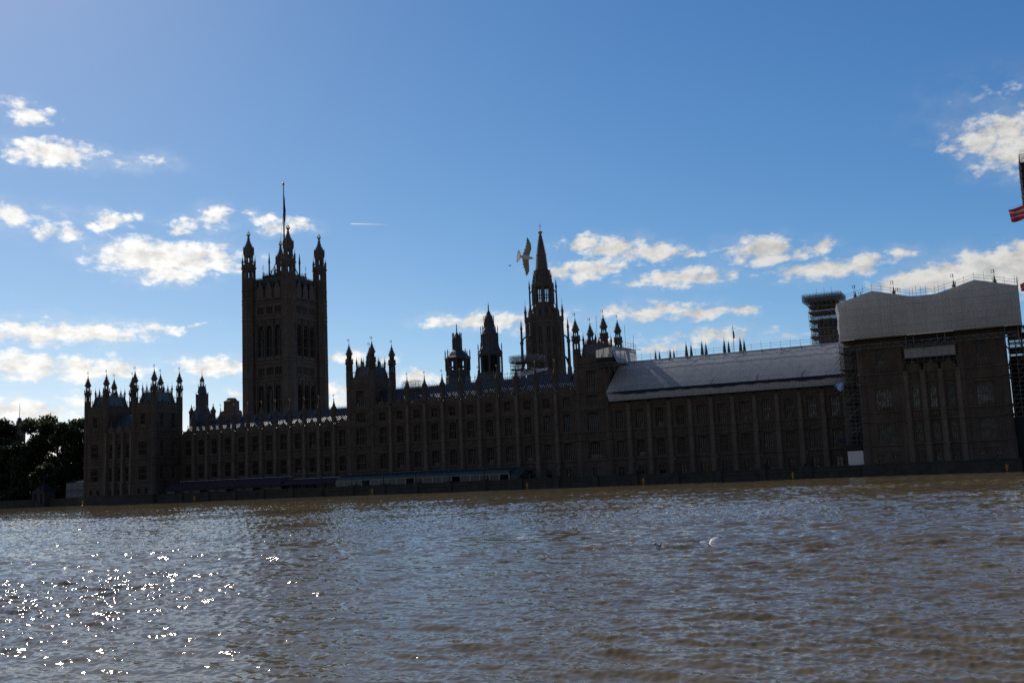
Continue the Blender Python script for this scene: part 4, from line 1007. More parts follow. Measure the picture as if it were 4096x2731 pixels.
def vent_tower(cx, cy, label, spec, fin, parts):
    root = thing('ventilation_tower', (cx, cy, 20), label, 'tower'); mb = MB()
    for kind, *a in spec:
        if kind == 'solid': mb.lathe(cx, cy, a[0], 8)
        elif kind == 'open': r, z0, z1, h = a; posts(mb, cx, cy, r, z0, z1, h); 
        elif kind == 'louvre':
            r, z0, z1, h = a; posts(mb, cx, cy, r, z0, z1, h); n = int((z1-z0)/.42)
            for i in range(n): mb.lathe(cx, cy, [(r*.96, z0+.42*i), (r*.80, z0+.42*i+.2), (r*.80, z0+.42*i+.24)], 8, cap=False)
        elif kind == 'mull':
            r, z0, z1, k, w_ = a
            for i in range(8):
                p, q = math.pi/8+2*math.pi*i/8, math.pi/8+2*math.pi*(i+1)/8
                for j in range(1, k):
                    t = j/k; mb.lathe(cx+r*(math.cos(p)*(1-t)+math.cos(q)*t), cy+r*(math.sin(p)*(1-t)+math.sin(q)*t), [(w_, z0), (w_, z1)], 4)
        elif kind == 'pins':
            r, z0, z1, w_ = a
            for i in range(8):
                p = math.pi/8+2*math.pi*i/8; x, y = cx+r*math.cos(p), cy+r*math.sin(p); h = z1-z0
                mb.lathe(x, y, [(w_, z0), (w_*.8, z0+h*.5), (w_*1.3, z0+h*.55), (w_*.6, z0+h*.72), (w_*1.1, z0+h*.78), (.03, z1)], 6)
        elif kind == 'ribs':
            (r0, z0), (r1, z1), w_ = a
            for i in range(8):
                p = math.pi/8+2*math.pi*i/8; mb.bar((cx+r0*math.cos(p), cy+r0*math.sin(p), z0), (cx+r1*math.cos(p), cy+r1*math.sin(p), z1), w_)
        elif kind == 'crock': crockets(mb, cx, cy, a[0], 8, a[1], a[2])
    mb.build('wall', M['lead'], root)
    f = MB(); f.tubepath([(cx, cy, z) for r, z in fin], [r for r, z in fin], 6); f.build('finial', M['iron'], root)
vent_tower(77.5, 45, 'dark blue-grey octagonal turret, squat, with open arcade and short cap', [
    ('solid', [(4.15, 22), (4.15, 36.5), (4.3, 36.7), (4.0, 36.9), (4.0, 38.9)]), ('mull', 4.02, 30, 38.9, 4, .16), ('open', 3.9, 38.9, 42.6, .32), ('mull', 3.75, 38.9, 42.5, 3, .17),
    ('ribs', (3.8, 40.0), (3.8, 40.05), .2), ('solid', [(4.0, 42.3), (4.4, 42.7), (4.4, 43.1), (3.9, 43.4), (2.6, 45.0), (1.55, 45.8), (1.5, 46.2), (1.5, 49.2), (1.65, 49.4), (1.65, 49.7), (1.2, 50.2), (.6, 51), (.3, 51.5)]),
    ('solid', [(3.0, 39.9), (3.0, 40.2)]), ('pins', 4.1, 43.1, 45.8, .2), ('pins', 1.5, 49.4, 51.6, .15), ('ribs', (1.52, 45.8), (1.52, 49.4), .16), ('ribs', (4.0, 43.2), (1.6, 45.8), .12), ('solid', [(1.5, 36), (1.5, 43)])],
    [(.3, 51.3), (.16, 52.3), (.3, 52.7), (.12, 53.0), (.2, 53.6), (.05, 54.6)], None)
vent_tower(89.6, 45, 'dark blue-grey louvred turret of three diminishing tiers with a pointed cap', [
    ('solid', [(4.2, 22), (4.2, 35), (4.0, 35.2), (4.0, 37.2)]), ('louvre', 3.75, 37.2, 42.8, .3), ('solid', [(2.6, 37), (2.6, 43)]), ('solid', [(3.7, 42.7), (4.1, 43.1), (4.1, 43.6), (3.6, 43.9), (2.85, 45.6), (2.7, 46.0), (2.7, 49.3), (2.9, 49.6), (2.9, 49.9), (2.5, 50.2), (1.8, 51.6), (1.6, 52.0), (1.6, 53.5), (1.7, 53.8), (1.55, 54.0), (.9, 55.9), (.3, 57.6)]),
    ('pins', 3.85, 43.6, 46.9, .17), ('pins', 2.75, 49.8, 52.6, .15), ('pins', 1.6, 53.6, 56, .13), ('ribs', (2.74, 45.8), (2.74, 49.6), .18), ('ribs', (3.75, 43.8), (2.8, 45.8), .14), ('mull', 2.62, 46.0, 49.2, 3, .12), ('crock', [(1.55, 54.0), (.9, 55.9), (.35, 57.4)], .5, .2), ('ribs', (1.62, 52), (1.62, 53.7), .12)],
    [(.3, 57.3), (.18, 58.3), (.28, 58.6), (.1, 58.9), (.28, 59.3), (.1, 59.6), (.05, 60.3)], None)
vent_tower(-18.5, 30, 'dark slender octagonal turret with flared base, left of the big square tower', [
    ('solid', [(4.6, 24), (4.4, 28.4), (3.0, 30.6), (2.35, 32.4), (2.2, 33.2), (2.2, 37.0), (2.35, 37.2), (1.75, 37.5), (1.35, 39.8), (1.45, 40.0), (.9, 40.1)]), ('open', .68, 40, 41.9, .13), ('pins', 2.2, 37, 37.9, .1), ('pins', 1.35, 39.8, 40.8, .08),
    ('solid', [(.75, 41.8), (.8, 42.2), (.5, 42.9), (.16, 43.8)]), ('ribs', (2.2, 33), (2.2, 37.2), .12), ('pins', .75, 41.9, 42.9, .06)], [(.16, 43.5), (.08, 44.6), (.04, 46)], None)
weather = None
def flank_turret(x, y, zt, label):
    root = thing('roof_turret', (x, y, 22), label, 'turret', 'small turrets flanking the flared turret'); mb = MB()
    mb.lathe(x, y, [(.85, 22), (.85, zt-3), (1.05, zt-2.8), (1.05, zt-2.3), (.7, zt-1.9), (.35, zt-1.1), (.12, zt-.5), (.2, zt-.35), (.03, zt+.4)], 8)
    crockets(mb, x, y, [(.8, zt-2), (.35, zt-1.1), (.15, zt-.5)], 8, .5, .2); mb.build('shaft', M['stone'], root)
flank_turret(-23.4, 30, 33.6, 'small crocketed stone turret just left of the flared dark turret')
flank_turret(-13.4, 30, 33.3, 'small crocketed stone turret just right of the flared dark turret')
def chimney():
    root = thing('chimney_stack', (-5.1, 30, 24), 'squat brown stone chimney stack with stepped top beside the big tower', 'chimney'); mb = MB()
    mb.box(-8.1, -2.1, 28, 32, 22, 30.2); mb.box(-7.9, -2.3, 28.2, 31.8, 30.2, 30.5)
    mb.lathe(-5.1, 30, [(2.7, 30.2), (2.6, 33.0), (2.75, 33.2), (2.9, 33.7), (2.2, 34.0), (1.7, 34.5), (1.5, 34.9)], 8)
    for i in range(8):
        a = math.pi/8+2*math.pi*i/8; mb.bar((-5.1+2.65*math.cos(a), 30+2.65*math.sin(a), 30.3), (-5.1+2.6*math.cos(a), 30+2.6*math.sin(a), 33.1), .16)
    mb.build('stack', M['brick'], root)
chimney()
# pairs of pinnacles of the hall behind the sheeted roof
PS = [(147.1, 38.6), (148.3, 38.2), (151.6, 38.7), (152.75, 38.3), (156.55, 40.1), (158.0, 39.5), (161.25, 40.05), (162.45, 39.5), (167.85, 40.0), (169.1, 39.4), (172.5, 40.0), (173.6, 39.4)]
pm = MB(); pm.lathe(0, 0, [(.5, -12), (.5, -4.2), (.56, -4.1), (.34, -2.2), (.14, -.5), (.04, .1)], 8); crockets(pm, 0, 0, [(.5, -4), (.34, -2.2), (.14, -.5)], 4, .5, .17); pm.bar((0, 0, 0), (0, 0, .6), .03)
pmesh = pm.mesh('hall_pinnacle', [M['lead']])
WH = ['first', 'second', 'third', 'fourth', 'fifth', 'sixth', 'seventh', 'eighth', 'ninth', 'tenth', 'eleventh', 'twelfth']
for i, (x, z) in enumerate(PS):
    o = inst('hall_pinnacle', pmesh, (x, 40, z))
    tag(o, 'small dark pointed pinnacle showing over the long white roof sheeting, %s from the left' % WH[i], 'pinnacle', 'dark pinnacles behind the sheeted roof')
def hall_flag():
    root = thing('flagpole', (170.6, 40, 33), 'thin lone flagpole standing among the small dark pinnacles', 'flagpole')
    p = MB(); p.tubepath([(170.6, 40, 30), (170.6, 40, 43.8)], [.12, .06], 6); p.build('pole', M['iron'], root)
    f = MB(); f.add([(170.66, 39.9, 42.6), (171.0, 39.8, 42.0), (171.1, 39.9, 40.2), (170.66, 40, 40.0), (170.66, 40.03, 42.6), (171.0, 39.85, 42.0), (171.1, 39.95, 40.2), (170.66, 40.03, 40.0)], [(0,1,2,3), (7,6,5,4)]); f.build('flag', M['bluenet'], root)
hall_flag()
def distant_cupola():
    x, y = -174.2, 80
    root = thing('roof_cupola', (x, y, 28), 'small dark cupola with a flagpole above the trees at far left', 'cupola')
    mb = MB(); mb.box(x-1.9, x+1.9, y-1.9, y+1.9, 20, 36.6); mb.lathe(x, y, [(2.2, 36.5), (2.2, 37.2), (1.5, 37.6), (1.4, 38.5), (1.6, 38.7), (1.1, 39.0), (.9, 39.8), (1.05, 40), (.4, 40.5)], 8); mb.build('lantern', M['lead'], root)
    p = MB(); p.tubepath([(x, y, 40.3), (x, y, 47)], [.14, .08], 6); p.build('pole', M['iron'], root)
distant_cupola()

# ------------------------------------------------------------------ scaffolding and sheeting
def poles_rail(mb, pts, h=1.9, rails=(.85, 1.5), r=.035, every=1):
    for i, p in enumerate(pts):
        mb.bar((p[0], p[1], p[2]-.3), (p[0], p[1], p[2]+h*(1.0 if i % 3 else 1.25)), r)
        if i:
            q = pts[i-1]
            for z in rails: mb.bar((q[0], q[1], q[2]+z), (p[0], p[1], p[2]+z), r)
def wavy_sheet(mb, pts, cols, amp, seed, both=True):
    """sheet through rows of points; small billows"""
    rng = random.Random(seed); n = len(pts)
    ph = [rng.uniform(0, 6.28) for _ in range(6)]
    o = len(mb.v)
    for i, (a, b) in enumerate(pts):
        for j in range(cols+1):
            t = j/cols; p = Vector(a).lerp(Vector(b), t)
            w_ = amp*(math.sin(t*cols*.9+ph[0]+i*.7)+.6*math.sin(t*cols*2.3+ph[1]-i*1.3))
            mb.v.append((p.x, p.y-w_, p.z+.3*w_))
    for i in range(n-1):
        for j in range(cols):
            a = o+i*(cols+1)+j; mb.f.append((a, a+1, a+cols+2, a+cols+1)); mb.mi.append(0)
def roof_sheeting():
    X0, X1 = 146.3, 206.4
    root = thing('sheeted_roof', ((X0+X1)/2, 0, 20.3), 'long sloping white scaffold sheeting covering the roof of the right wing', 'scaffold sheeting')
    mb = MB()
    rows = [(-2.0, 21.55), (-2.05, 22.4), (-2.0, 23.3)]
    wavy_sheet(mb, [((X0+(.9 if z < 22 else .7), y, z), (X1, y, z)) for y, z in rows], 60, .05, 4)
    mb.build('lower_sheet', M['sheet2'], root, True)
    b = MB(); rng = random.Random(5); o = 0
    n = 80; xs = [X0+3.5+(X1-X0-3.5)*i/n for i in range(n+1)]
    for i in range(n):
        d = lambda k: .35+.25*abs(math.sin(k*.55))+.2*max(0, math.sin(k*.21))
        b.add([(xs[i], -2.15, 23.95), (xs[i+1], -2.15, 23.95), (xs[i+1], -2.2, 23.75-d(i+1)), (xs[i], -2.2, 23.75-d(i))], [(3,2,1,0)])
        b.add([(xs[i], -2.15, 23.95), (xs[i+1], -2.15, 23.95), (xs[i+1], -1.6, 24.0), (xs[i], -1.6, 24.0)], [(0,1,2,3)])
    b.build('blue_tarpaulin', M['bluenet'], root)
    mb = MB(); k = 7; rows = []
    for i in range(k+1):
        t = i/k; rows.append((-2.1+7.6*t, 23.9+8.35*t+.35*math.sin(math.pi*min(1, t*1.02))))
    wavy_sheet(mb, [((X0+.2+2.0*t_, y, z), (X1, y, z)) for (y, z), t_ in zip(rows, [i/k for i in range(k+1)])], 60, .02, 8)
    # ridge turn-over and the rear slope
    wavy_sheet(mb, [((X0+2.2, 5.5, 32.25), (X1, 5.5, 32.25)), ((X0+2.2, 6.1, 32.3), (X1, 6.1, 32.3)), ((X0+2, 13.5, 24), (X1, 13.5, 24))], 60, .04, 9)
    mb.add([(X0+.2, -2.1, 23.9), (X0+2.3, 5.5, 32.25), (X0+2.3, 6.1, 32.3), (X0+2, 13.5, 24), (X0+1, 13, 21), (X0+.9, -2, 21.6)], [(0,1,2,3,4,5)])
    mb.build('roof_sheet', M['sheet'], root, True)
    s = MB()
    for i in range(26):                                    # raking tubes and ledgers lying on the sheet
        x = X0+3+(X1-X0-4)*i/25; s.bar((x, -2.5, 24.2), (x+2.2, -1.2, 25.2), .035)
        s.bar((x, -2.3, 21.4), (x, -2.3, 22.3), .03)
    for x in np.arange(X0+5, X1-8, 11.0): s.bar((x, -1.9, 24.3), (x+8, 5.2, 32.2), .03)
    s.bar((X0+2.3, 5.25, 32.0), (X1, 5.25, 32.0), .09); s.bar((X0+2.4, 5.0, 31.6), (X1, 5.0, 31.6), .03)
    for x in np.arange(X0+3, X1, 1.2): s.bar((x, 5.1, 31.6), (x, 5.25, 32.1), .035)
    for x in np.arange(X0+6, X1, 4.8): s.bar((x, 4.6, 31.2), (x, 5.2, 32.3), .07); s.bar((x+.3, 4.55, 31.3), (x-.3, 5.1, 31.7), .05)
    pts = [(x, 5.6, 32.3) for x in np.arange(X0+3, X1+.1, 2.42)]
    poles_rail(s, pts, 1.75, (.75, 1.35), .035)
    s.build('scaffold_rail', M['steel'], root)
roof_sheeting()

def gable_box():
    X0, X1, yf, yb = 207.0, 244.25, -12.0, 3.6
    root = thing('sheeted_enclosure', ((X0+X1)/2, -4, 28), 'big white sheeted scaffold box with two low gables at the right end', 'scaffold sheeting')
    prof = [(X0, 39.05), (210.9, 40.1), (214.85, 41.15), (218.8, 40.1), (222.7, 39.05), (225, 38.95), (227.9, 38.95), (231.8, 40.0), (235.9, 41.1), (239.8, 40.1), (243.7, 39.0), (X1, 38.9)]
    mb = MB(); rows = 6; rng = random.Random(2)
    xs = []; 
    for (xa, za), (xb, zb) in zip(prof, prof[1:]):
        n = max(1, int((xb-xa)/.9))
        for i in range(n): xs.append((xa+(xb-xa)*i/n, za+(zb-za)*i/n))
    xs.append(prof[-1])
    o = len(mb.v)
    for r in range(rows+1):
        t = r/rows
        for k, (x, zt) in enumerate(xs):
            e = .10*math.sin(k*.8+r*1.7)+.07*math.sin(k*2.1-r)
            xx = x+(.18*math.sin(r*2.3)-.25*t if k == 0 else 0)
            mb.v.append((xx, yf-e-.25*math.sin(math.pi*t), 30.6+(zt-30.6)*t))
    n = len(xs)
    for r in range(rows):
        for k in range(n-1):
            a = o+r*n+k; mb.f.append((a, a+1, a+n+1, a+n)); mb.mi.append(0)
    mb.build('front_sheet', M['sheet'], root, True)
    m2 = MB()
    for (xa, za), (xb, zb) in zip(prof, prof[1:]): m2.add([(xa, yf-.1, za), (xb, yf-.1, zb), (xb, yb, zb), (xa, yb, za)], [(0,1,2,3)])
    m2.build('roof_sheet', M['sheet'], root)
    m3 = MB()
    for X in (X0, X1):
        za = prof[0][1] if X == X0 else prof[-1][1]
        wavy_sheet(m3, [((X, yf, z), (X, yb, z)) for z in np.linspace(30.6, za, 6)], 14, .0, 3)
    m3.add([(x, yb, z) for x, z in prof]+[(X1, yb, 30.6), (X0, yb, 30.6)], [tuple(range(len(prof)+2))])
    m3.build('side_sheet', M['sheet2'], root)
    s = MB()
    pts = []
    for (xa, za), (xb, zb) in zip(prof, prof[1:]):
        k = max(1, int((xb-xa)/1.9))
        for i in range(k): t = i/k; pts.append((xa+(xb-xa)*t, yf+.1, za+(zb-za)*t))
    pts.append((X1, yf+.1, 38.9)); poles_rail(s, pts, 1.7, (.7, 1.25), .04)
    for (x, y) in ((224, -11.5), (226, -11.6), (223.2, -10), (228.6, -11), (244.2, -10), (244.2, -7), (244.2, -4)): s.bar((x, y, 38.6), (x, y, 41.2), .045)
    for y in (-10, -7, -4): s.bar((244.2, y, 40), (244.2, y-3, 40), .04); s.bar((244.2, y, 40.7), (244.2, y-3, 40.7), .04)
    for x in np.arange(X0+1.4, X1, 1.9): s.bar((x, yf+.3, 30.7), (x, yf+.3, 38.6), .05)
    for z in (33, 35.5, 37.5): s.bar((X0+.4, yf+.35, z), (X1-.4, yf+.35, z), .05)
    for x in (209, 217.5, 231, 238): s.bar((x, yf+.3, 31), (x+5.5, yf+.3, 38), .05)
    for x in (223, 225.4): s.bar((x, yf+1, 36.5), (x+2.4, yf+1, 38.8), .06); s.bar((x+2.4, yf+1, 36.5), (x, yf+1, 38.8), .06)
    s.build('scaffold_tubes', M['steel'], root)
    d = MB(); d.box(X0+.1, X1-.2, yf+.1, yb, 30.35, 30.5); d.box(X0+1.5, X1-1, yf+.6, yf+3.5, 29.9, 30.0)
    d.build('deck', M['deck'], root)
    k = MB(); d2 = MB()
    k.box(X0+2, X1-1, -9.6, -9.3, 29.2, 30.3); k.box(219.3, 231.8, -8.8, -8.6, 22.6, 30.3)
    k.build('dark_netting', M['black'], root)
    # lattice beam under the box
    for y in (yf+.6, yf+2.2):
        for z in (28.35, 29.35): d2.bar((208.6, y, z), (243.5, y, z), .075)
        n = 40
        for i in range(n):
            a = 208.6+34.9*i/n; b = 208.6+34.9*(i+1)/n; d2.bar((a, y, 28.35 if i % 2 else 29.35), (b, y, 29.35 if i % 2 else 28.35), .05); d2.bar((a, y, 28.35), (a, y, 29.35), .035)
    for x in (221, 222.6, 227.5, 229, 240.8, 243.4): d2.bar((x, yf+.5, 28.3), (x, yf+.5, 30.4), .11)
    for x in (240.6, 243.4): d2.bar((x, yf+.4, 28.9), (x, yf+.4, 26.6), .16); d2.bar((x, yf+.4, 26.6), (x+.6, yf+2, 25.8), .14)
    d2.build('lattice_beam', M['steel'], root)
    w_ = MB(); wavy_sheet(w_, [((220.35, -10.75, z), (230.75, -10.75, z)) for z in (25.55, 26.2, 27.0, 27.7)], 18, .06, 21); w_.build('hanging_sheet', M['sheet2'], root, True)
    h = MB()
    for x in np.arange(220.4, 231, 1.3): h.bar((x, -11.2, 24.3), (x, -11.2, 28.2), .04)
    for z in (24.6, 25.4, 28.0): h.bar((220, -11.2, z), (231.4, -11.2, z), .04)
    h.box(220.2, 231, -11.3, -10.4, 27.85, 27.95); h.build('hanging_scaffold', M['steel'], root)
gable_box()

def scaffold_lattice(mb, x0, x1, y0, y1, z0, z1, bx, by, lift, r=.05, rng=None, diag=True):
    nx, ny, nz = max(1, round((x1-x0)/bx)), max(1, round((y1-y0)/by)), max(1, round((z1-z0)/lift))
    X = [x0+(x1-x0)*i/nx for i in range(nx+1)]; Y = [y0+(y1-y0)*i/ny for i in range(ny+1)]; Z = [z0+(z1-z0)*i/nz for i in range(nz+1)]
    for x in X:
        for y in Y: mb.bar((x, y, z0), (x, y, z1), r)
    for z in Z:
        for y in Y: mb.bar((x0-.25, y, z), (x1+.25, y, z), r*.9); mb.bar((x0, y, z+.55*lift), (x1, y, z+.55*lift), r*.7)
        for x in X: mb.bar((x, y0-.25, z), (x, y1+.25, z), r*.9)
    if diag:
        for a, b in zip(Z, Z[1:]):
            for i in range(nx):
                if (i+int(a)) % 2: mb.bar((X[i], y0, a), (X[i+1], y0, b), r*.8)
            for i in range(ny):
                if (i+int(a)) % 2 == 0: mb.bar((x1, Y[i], a), (x1, Y[i+1], b), r*.8); mb.bar((x0, Y[i], b), (x0, Y[i+1], a), r*.8)
def scaffold_tower():
    x0, x1, y0, y1 = 196.2, 202.8, 17, 23.5
    root = thing('scaffold_tower', ((x0+x1)/2, 20, 26), 'dense scaffold tower with wide top platform, left of the gabled white box', 'scaffold')
    s = MB(); scaffold_lattice(s, x0, x1, y0, y1, 26, 45.5, 1.1, 1.3, 1.15, .05)
    scaffold_lattice(s, x0-1.4, x1+1.6, y0-1.2, y1+1, 44.6, 46.3, .7, 1.0, .55, .045)
    for x in (198.5, 200.4, 202.2): s.bar((x, y0-1, 45), (x, y0-1, 47.8), .045)
    s.bar((x0-.3, y0, 38), (x0-.3, y0, 42.6), .05)
    s.build('scaffold_tubes', M['steel'], root)
    d = MB()
    for z in (33.2, 35.4, 37.5, 39.6, 41.7, 43.2, 44.5): d.box(x0-.2, x1+.2, y0-.3, y1+.2, z, z+.28)
    d.build('decks', M['deck'], root)
    c = MB(); c.lathe(199.9, 20.4, [(2.5, 24), (2.5, 40.2)], 8); c.build('chimney_shaft', M['stone'], root)
    n = MB(); n.box(198.2, 199.4, y0+.5, y0+.55, 38.0, 39.4); n.box(201.2, 202.7, y0+.5, y0+.55, 37.6, 39.5); n.build('blue_netting', M['bluenet'], root)
scaffold_tower()
def stair_scaffold():
    x0, x1, y0, y1 = 206.3, 209.5, -8.6, -2.2
    root = thing('stair_scaffold', ((x0+x1)/2, -5, 1.6), 'narrow scaffold stair tower in the corner between the right wing and right pavilion', 'scaffold')
    s = MB(); scaffold_lattice(s, x0, x1, y0, y1, 7.2, 30, 1.1, 1.6, 1.9, .045)
    for z in range(8, 29, 4): s.bar((x0-.2, y0-.1, z), (x1+.2, y0-.1, z+3.6), .06); s.bar((x0, y0-.2, z), (x0, y0-.2, z+3), .04)
    for k in range(9):
        z = 17+k*1.4; s.bar((x0-2.4+.2*k, y0+.2, z), (x0+.6, y0-.3, z+2.6), .05)
    rng = random.Random(8)
    for k in range(30):
        z = rng.uniform(24, 30.2); s.bar((x0-.8+rng.uniform(0, 3.8), y0-rng.uniform(0, 1.2), z), (x0-.8+rng.uniform(0, 3.8), y0-rng.uniform(0, 1.2), z+rng.uniform(-.8, .8)), .04)
    s.build('scaffold_tubes', M['steel'], root)
    d = MB()
    for z in (9.1, 12.9, 16.7, 20.5, 24.3, 28.1): d.box(x0, x1, y0, y1, z, z+.07)
    d.build('decks', M['deck'], root)
    p = MB(); p.box(x0+.05, x1+.2, y0-.6, y0-.4, 2.65, 5.75); p.build('white_hoarding', M['white'], root)
    k = MB(); k.box(x0-.1, x1, y0-.2, y1, 5.8, 7.2); k.box(x0, x1, y1, y1+.1, 7, 30); k.build('black_hoarding', M['black'], root)
    t = MB(); t.add([(203.2, -2.3, 21.3), (206.4, -8.0, 21.6), (206.6, -8.2, 20.1), (205.4, -6, 19.6)], [(0,1,2,3), (3,2,1,0)]); t.build('blue_tarpaulin', M['bluesheet'], root)
    t = MB(); t.add([(203.4, -3.3, 8.6), (206.4, -8.7, 8.9), (206.4, -8.7, 7.9), (204.8, -6, 7.6)], [(0,1,2,3), (3,2,1,0)]); t.build('lower_tarpaulin', M['bluenet'], root)
stair_scaffold()
def end_scaffold():
    x0, x1, y0, y1 = 241.3, 252, -8, 6
    root = thing('scaffold_tower', (247, -1, 1.5), 'dark scaffolding over a black hoarding at the right edge of the picture', 'scaffold')
    s = MB(); scaffold_lattice(s, x0, x1, y0, y1, 11.5, 30, 1.3, 1.5, 1.8, .06); s.build('scaffold_tubes', M['steel'], root)
    d = MB()
    for z in (13.4, 15.2, 17, 18.8, 20.6, 22.4, 24.2, 26, 29.2): d.box(x0, x1, y0, y1, z, z+.16)
    d.build('decks', M['deck'], root)
    k = MB(); k.box(x0-.9, 270, y0+.1, y1, -1, 11.4); k.box(241, 252, 4, 4.2, 11.4, 24.5); k.box(241.3, 241.5, -7, 4, 11, 29); k.build('black_hoarding', M['black'], root)
    t = MB(); t.add([(243.6, -11.6, 30.3), (248, -11.4, 30.6), (248, -11, 29.3), (244.4, -11.2, 29.7)], [(0,1,2,3), (3,2,1,0)]); t.build('blue_tarpaulin', M['bluesheet'], root)
end_scaffold()
def tower_sheet():
    root = thing('sheeted_scaffold', (147, 0, 31), 'small white sheeted scaffold box with railed top on the corner of the middle right tower', 'scaffold sheeting')
    m1 = MB(); wavy_sheet(m1, [((144.45, -2.5, 33.1), (149.0, -2.5, 33.0)), ((144.45, -2.55, 34.1), (149.1, -2.5, 34.4)), ((144.55, -2.5, 35.05), (149.05, -2.5, 35.7))], 14, .06, 31)
    wavy_sheet(m1, [((150.3, -2.5, 31.2), (149.5, 15.5, 33.2)), ((149.5, -2.5, 32.9), (149.5, 15.5, 34.3)), ((149.05, -2.5, 35.8), (149.5, 15.5, 36.4))], 20, .07, 32)
    m1.build('front_sheet', M['sheet'], root, True)
    d = MB(); d.box(144.3, 149.2, -2.3, 15, 32.9, 33.0); d.box(148.9, 149.1, -2.4, 15.6, 35.75, 35.95)
    d.add([(149.0, -2.5, 35.85), (150.4, 16, 36.35), (150.4, 17, 36.6), (149.0, 16, 36.7), (147.5, -2.3, 36)], [(0,1,2,3,4)]); d.box(144.4, 152.8, -2.9, -.8, 30.6, 30.75); d.box(144.5, 149, -2.6, -.6, 30.8, 32.8)
    d.build('deck', M['black'], root)
    s = MB()
    for (x, y, z) in ((145.0, -2.4, 44.2), (146.4, -2.4, 43.4), (149.3, 3, 39.5), (149.4, 7, 42.3), (149.5, 13.5, 40.2)): s.bar((x, y, 31), (x, y, z), .05)
    poles_rail(s, [(149.3, y, 36+.05*(y+2)/2) for y in np.arange(1, 16.5, 2.1)], 1.6, (.8, 1.4), .045)
    for z in (30.6, 31.5): s.bar((144.4, -2.9, z), (151.5, -2.9, z), .07)
    for i in range(10): s.bar((144.4+.7*i, -2.9, 30.6), (144.75+.7*i, -2.9, 31.5), .045); s.bar((144.75+.7*i, -2.9, 31.5), (145.1+.7*i, -2.9, 30.6), .045)
    for x in (146.5, 148, 149.5): s.bar((x, -2.7, 29.0), (x, -2.7, 30.6), .08)
    s.build('scaffold_tubes', M['steel'], root)
    r = MB(); r.bar((141.8, -2.2, 37.6), (148.4, -2.2, 36.4), .1); r.bar((148.4, -2.2, 36.4), (149.3, 6, 36.5), .08); r.build('red_rail', M['redrail'], root)
tower_sheet()
def roof_scaffold():
    root = thing('roof_scaffold', (115, 2, 25), 'open scaffold poles standing along the roof of the middle range below the spire', 'scaffold')
    s = MB(); rng = random.Random(12)
    for x in np.arange(98.2, 134.5, 1.45):
        s.bar((x, .7, 25.8), (x+.05, .7, rng.uniform(29.5, 32.6)), .045)
        if rng.random() < .6: s.bar((x+.5, 5.5, 29), (x+.5, 5.5, rng.uniform(31.5, 34)), .045)
    for z in (27.2, 28.9): s.bar((98, .7, z), (134, .7, z+.1), .035)
    for z in (31.0, 31.9): s.bar((104, 5.6, z), (136, 5.6, z), .05)
    for x in np.arange(104, 120, 1.1): s.bar((x, 5.6, 30.8), (x+rng.uniform(-.8, .8), 5.6, 32.0), .04)
    s.build('scaffold_tubes', M['steel'], root)
    d = MB(); d.box(110.2, 121.5, -.4, 1.2, 27.75, 27.9); d.build('deck', M['deck'], root)
    s = MB(); scaffold_lattice(s, 81.5, 87.2, 3.2, 5.2, 29.6, 32, 1.1, 1, .8, .04, diag=True); s.build('far_scaffold_tubes', M['steel'], root)
roof_scaffold()
def spire_scaffold():
    root = thing('scaffold_tower', (105, 40, 28), 'scaffold platform and pale canopy at the foot of the tall spire', 'scaffold')
    s = MB(); scaffold_lattice(s, 100.6, 103.4, 37, 42, 30, 39, 1.0, 1.3, 1.1, .05)
    scaffold_lattice(s, 100.4, 110.3, 36.6, 42.5, 38.9, 40.7, .8, 1.3, .6, .045)
    for x in np.arange(103, 120, 1.3): s.bar((x, 38, 30), (x, 38, 34+1.2*math.sin(x)), .045)
    for z in (31.5, 33): s.bar((100, 38, z), (126, 38, z), .05)
    s.build('scaffold_tubes', M['steel'], root)
    d = MB(); d.box(100.6, 110.2, 36.6, 42.4, 38.6, 38.85); d.box(100.5, 105, 37, 42, 36.5, 36.7); d.build('deck', M['deck'], root)
    c = MB(); c.add([(103, 36, 33.9), (113.4, 36, 35.6), (112.4, 40, 36.6), (104.6, 40, 36.3), (103, 36, 33.8), (113.4, 36, 35.5)], [(0,1,2,3), (4,5,1,0)])
    c.bar((102.4, 36, 33.0), (106.4, 36, 36.4), .14); c.bar((113.6, 36, 35.4), (108, 36, 36.5), .1)
    c.build('canopy', M['white'], root)
spire_scaffold()
# small dark links seen between the spire tower and the right middle tower
# ------------------------------------------------------------------ the shrouded clock tower at the right edge, and its flags
def clock_tower():
    x0, y0 = 248.1, 20; s_ = 13
    root = thing('shrouded_tower', (x0+6.5, y0+6.5, 1.5), 'dark scaffold-shrouded tower cut off by the right edge of the picture', 'tower')
    c = MB(); c.box(x0+1.2, x0+s_-1.2, y0+1.2, y0+s_-1.2, 1.5, 72); c.build('shaft', M['black'], root)
    s = MB(); scaffold_lattice(s, x0, x0+s_, y0, y0+s_, 40, 75.5, 1.6, 1.6, 1.9, .07); s.build('scaffold_tubes', M['steel'], root)
    d = MB()
    for z in np.arange(41, 73.5, 1.9): d.box(x0-.1, x0+s_, y0-.1, y0+s_, z, z+.2)
    d.build('decks', M['black'], root)
    n = MB(); n.box(x0+.1, x0+s_-.1, y0+.15, y0+.2, 40, 73.2); n.box(x0+.1, x0+.15, y0, y0+s_, 40, 73.2); n.build('netting', M['black'], root)
clock_tower()
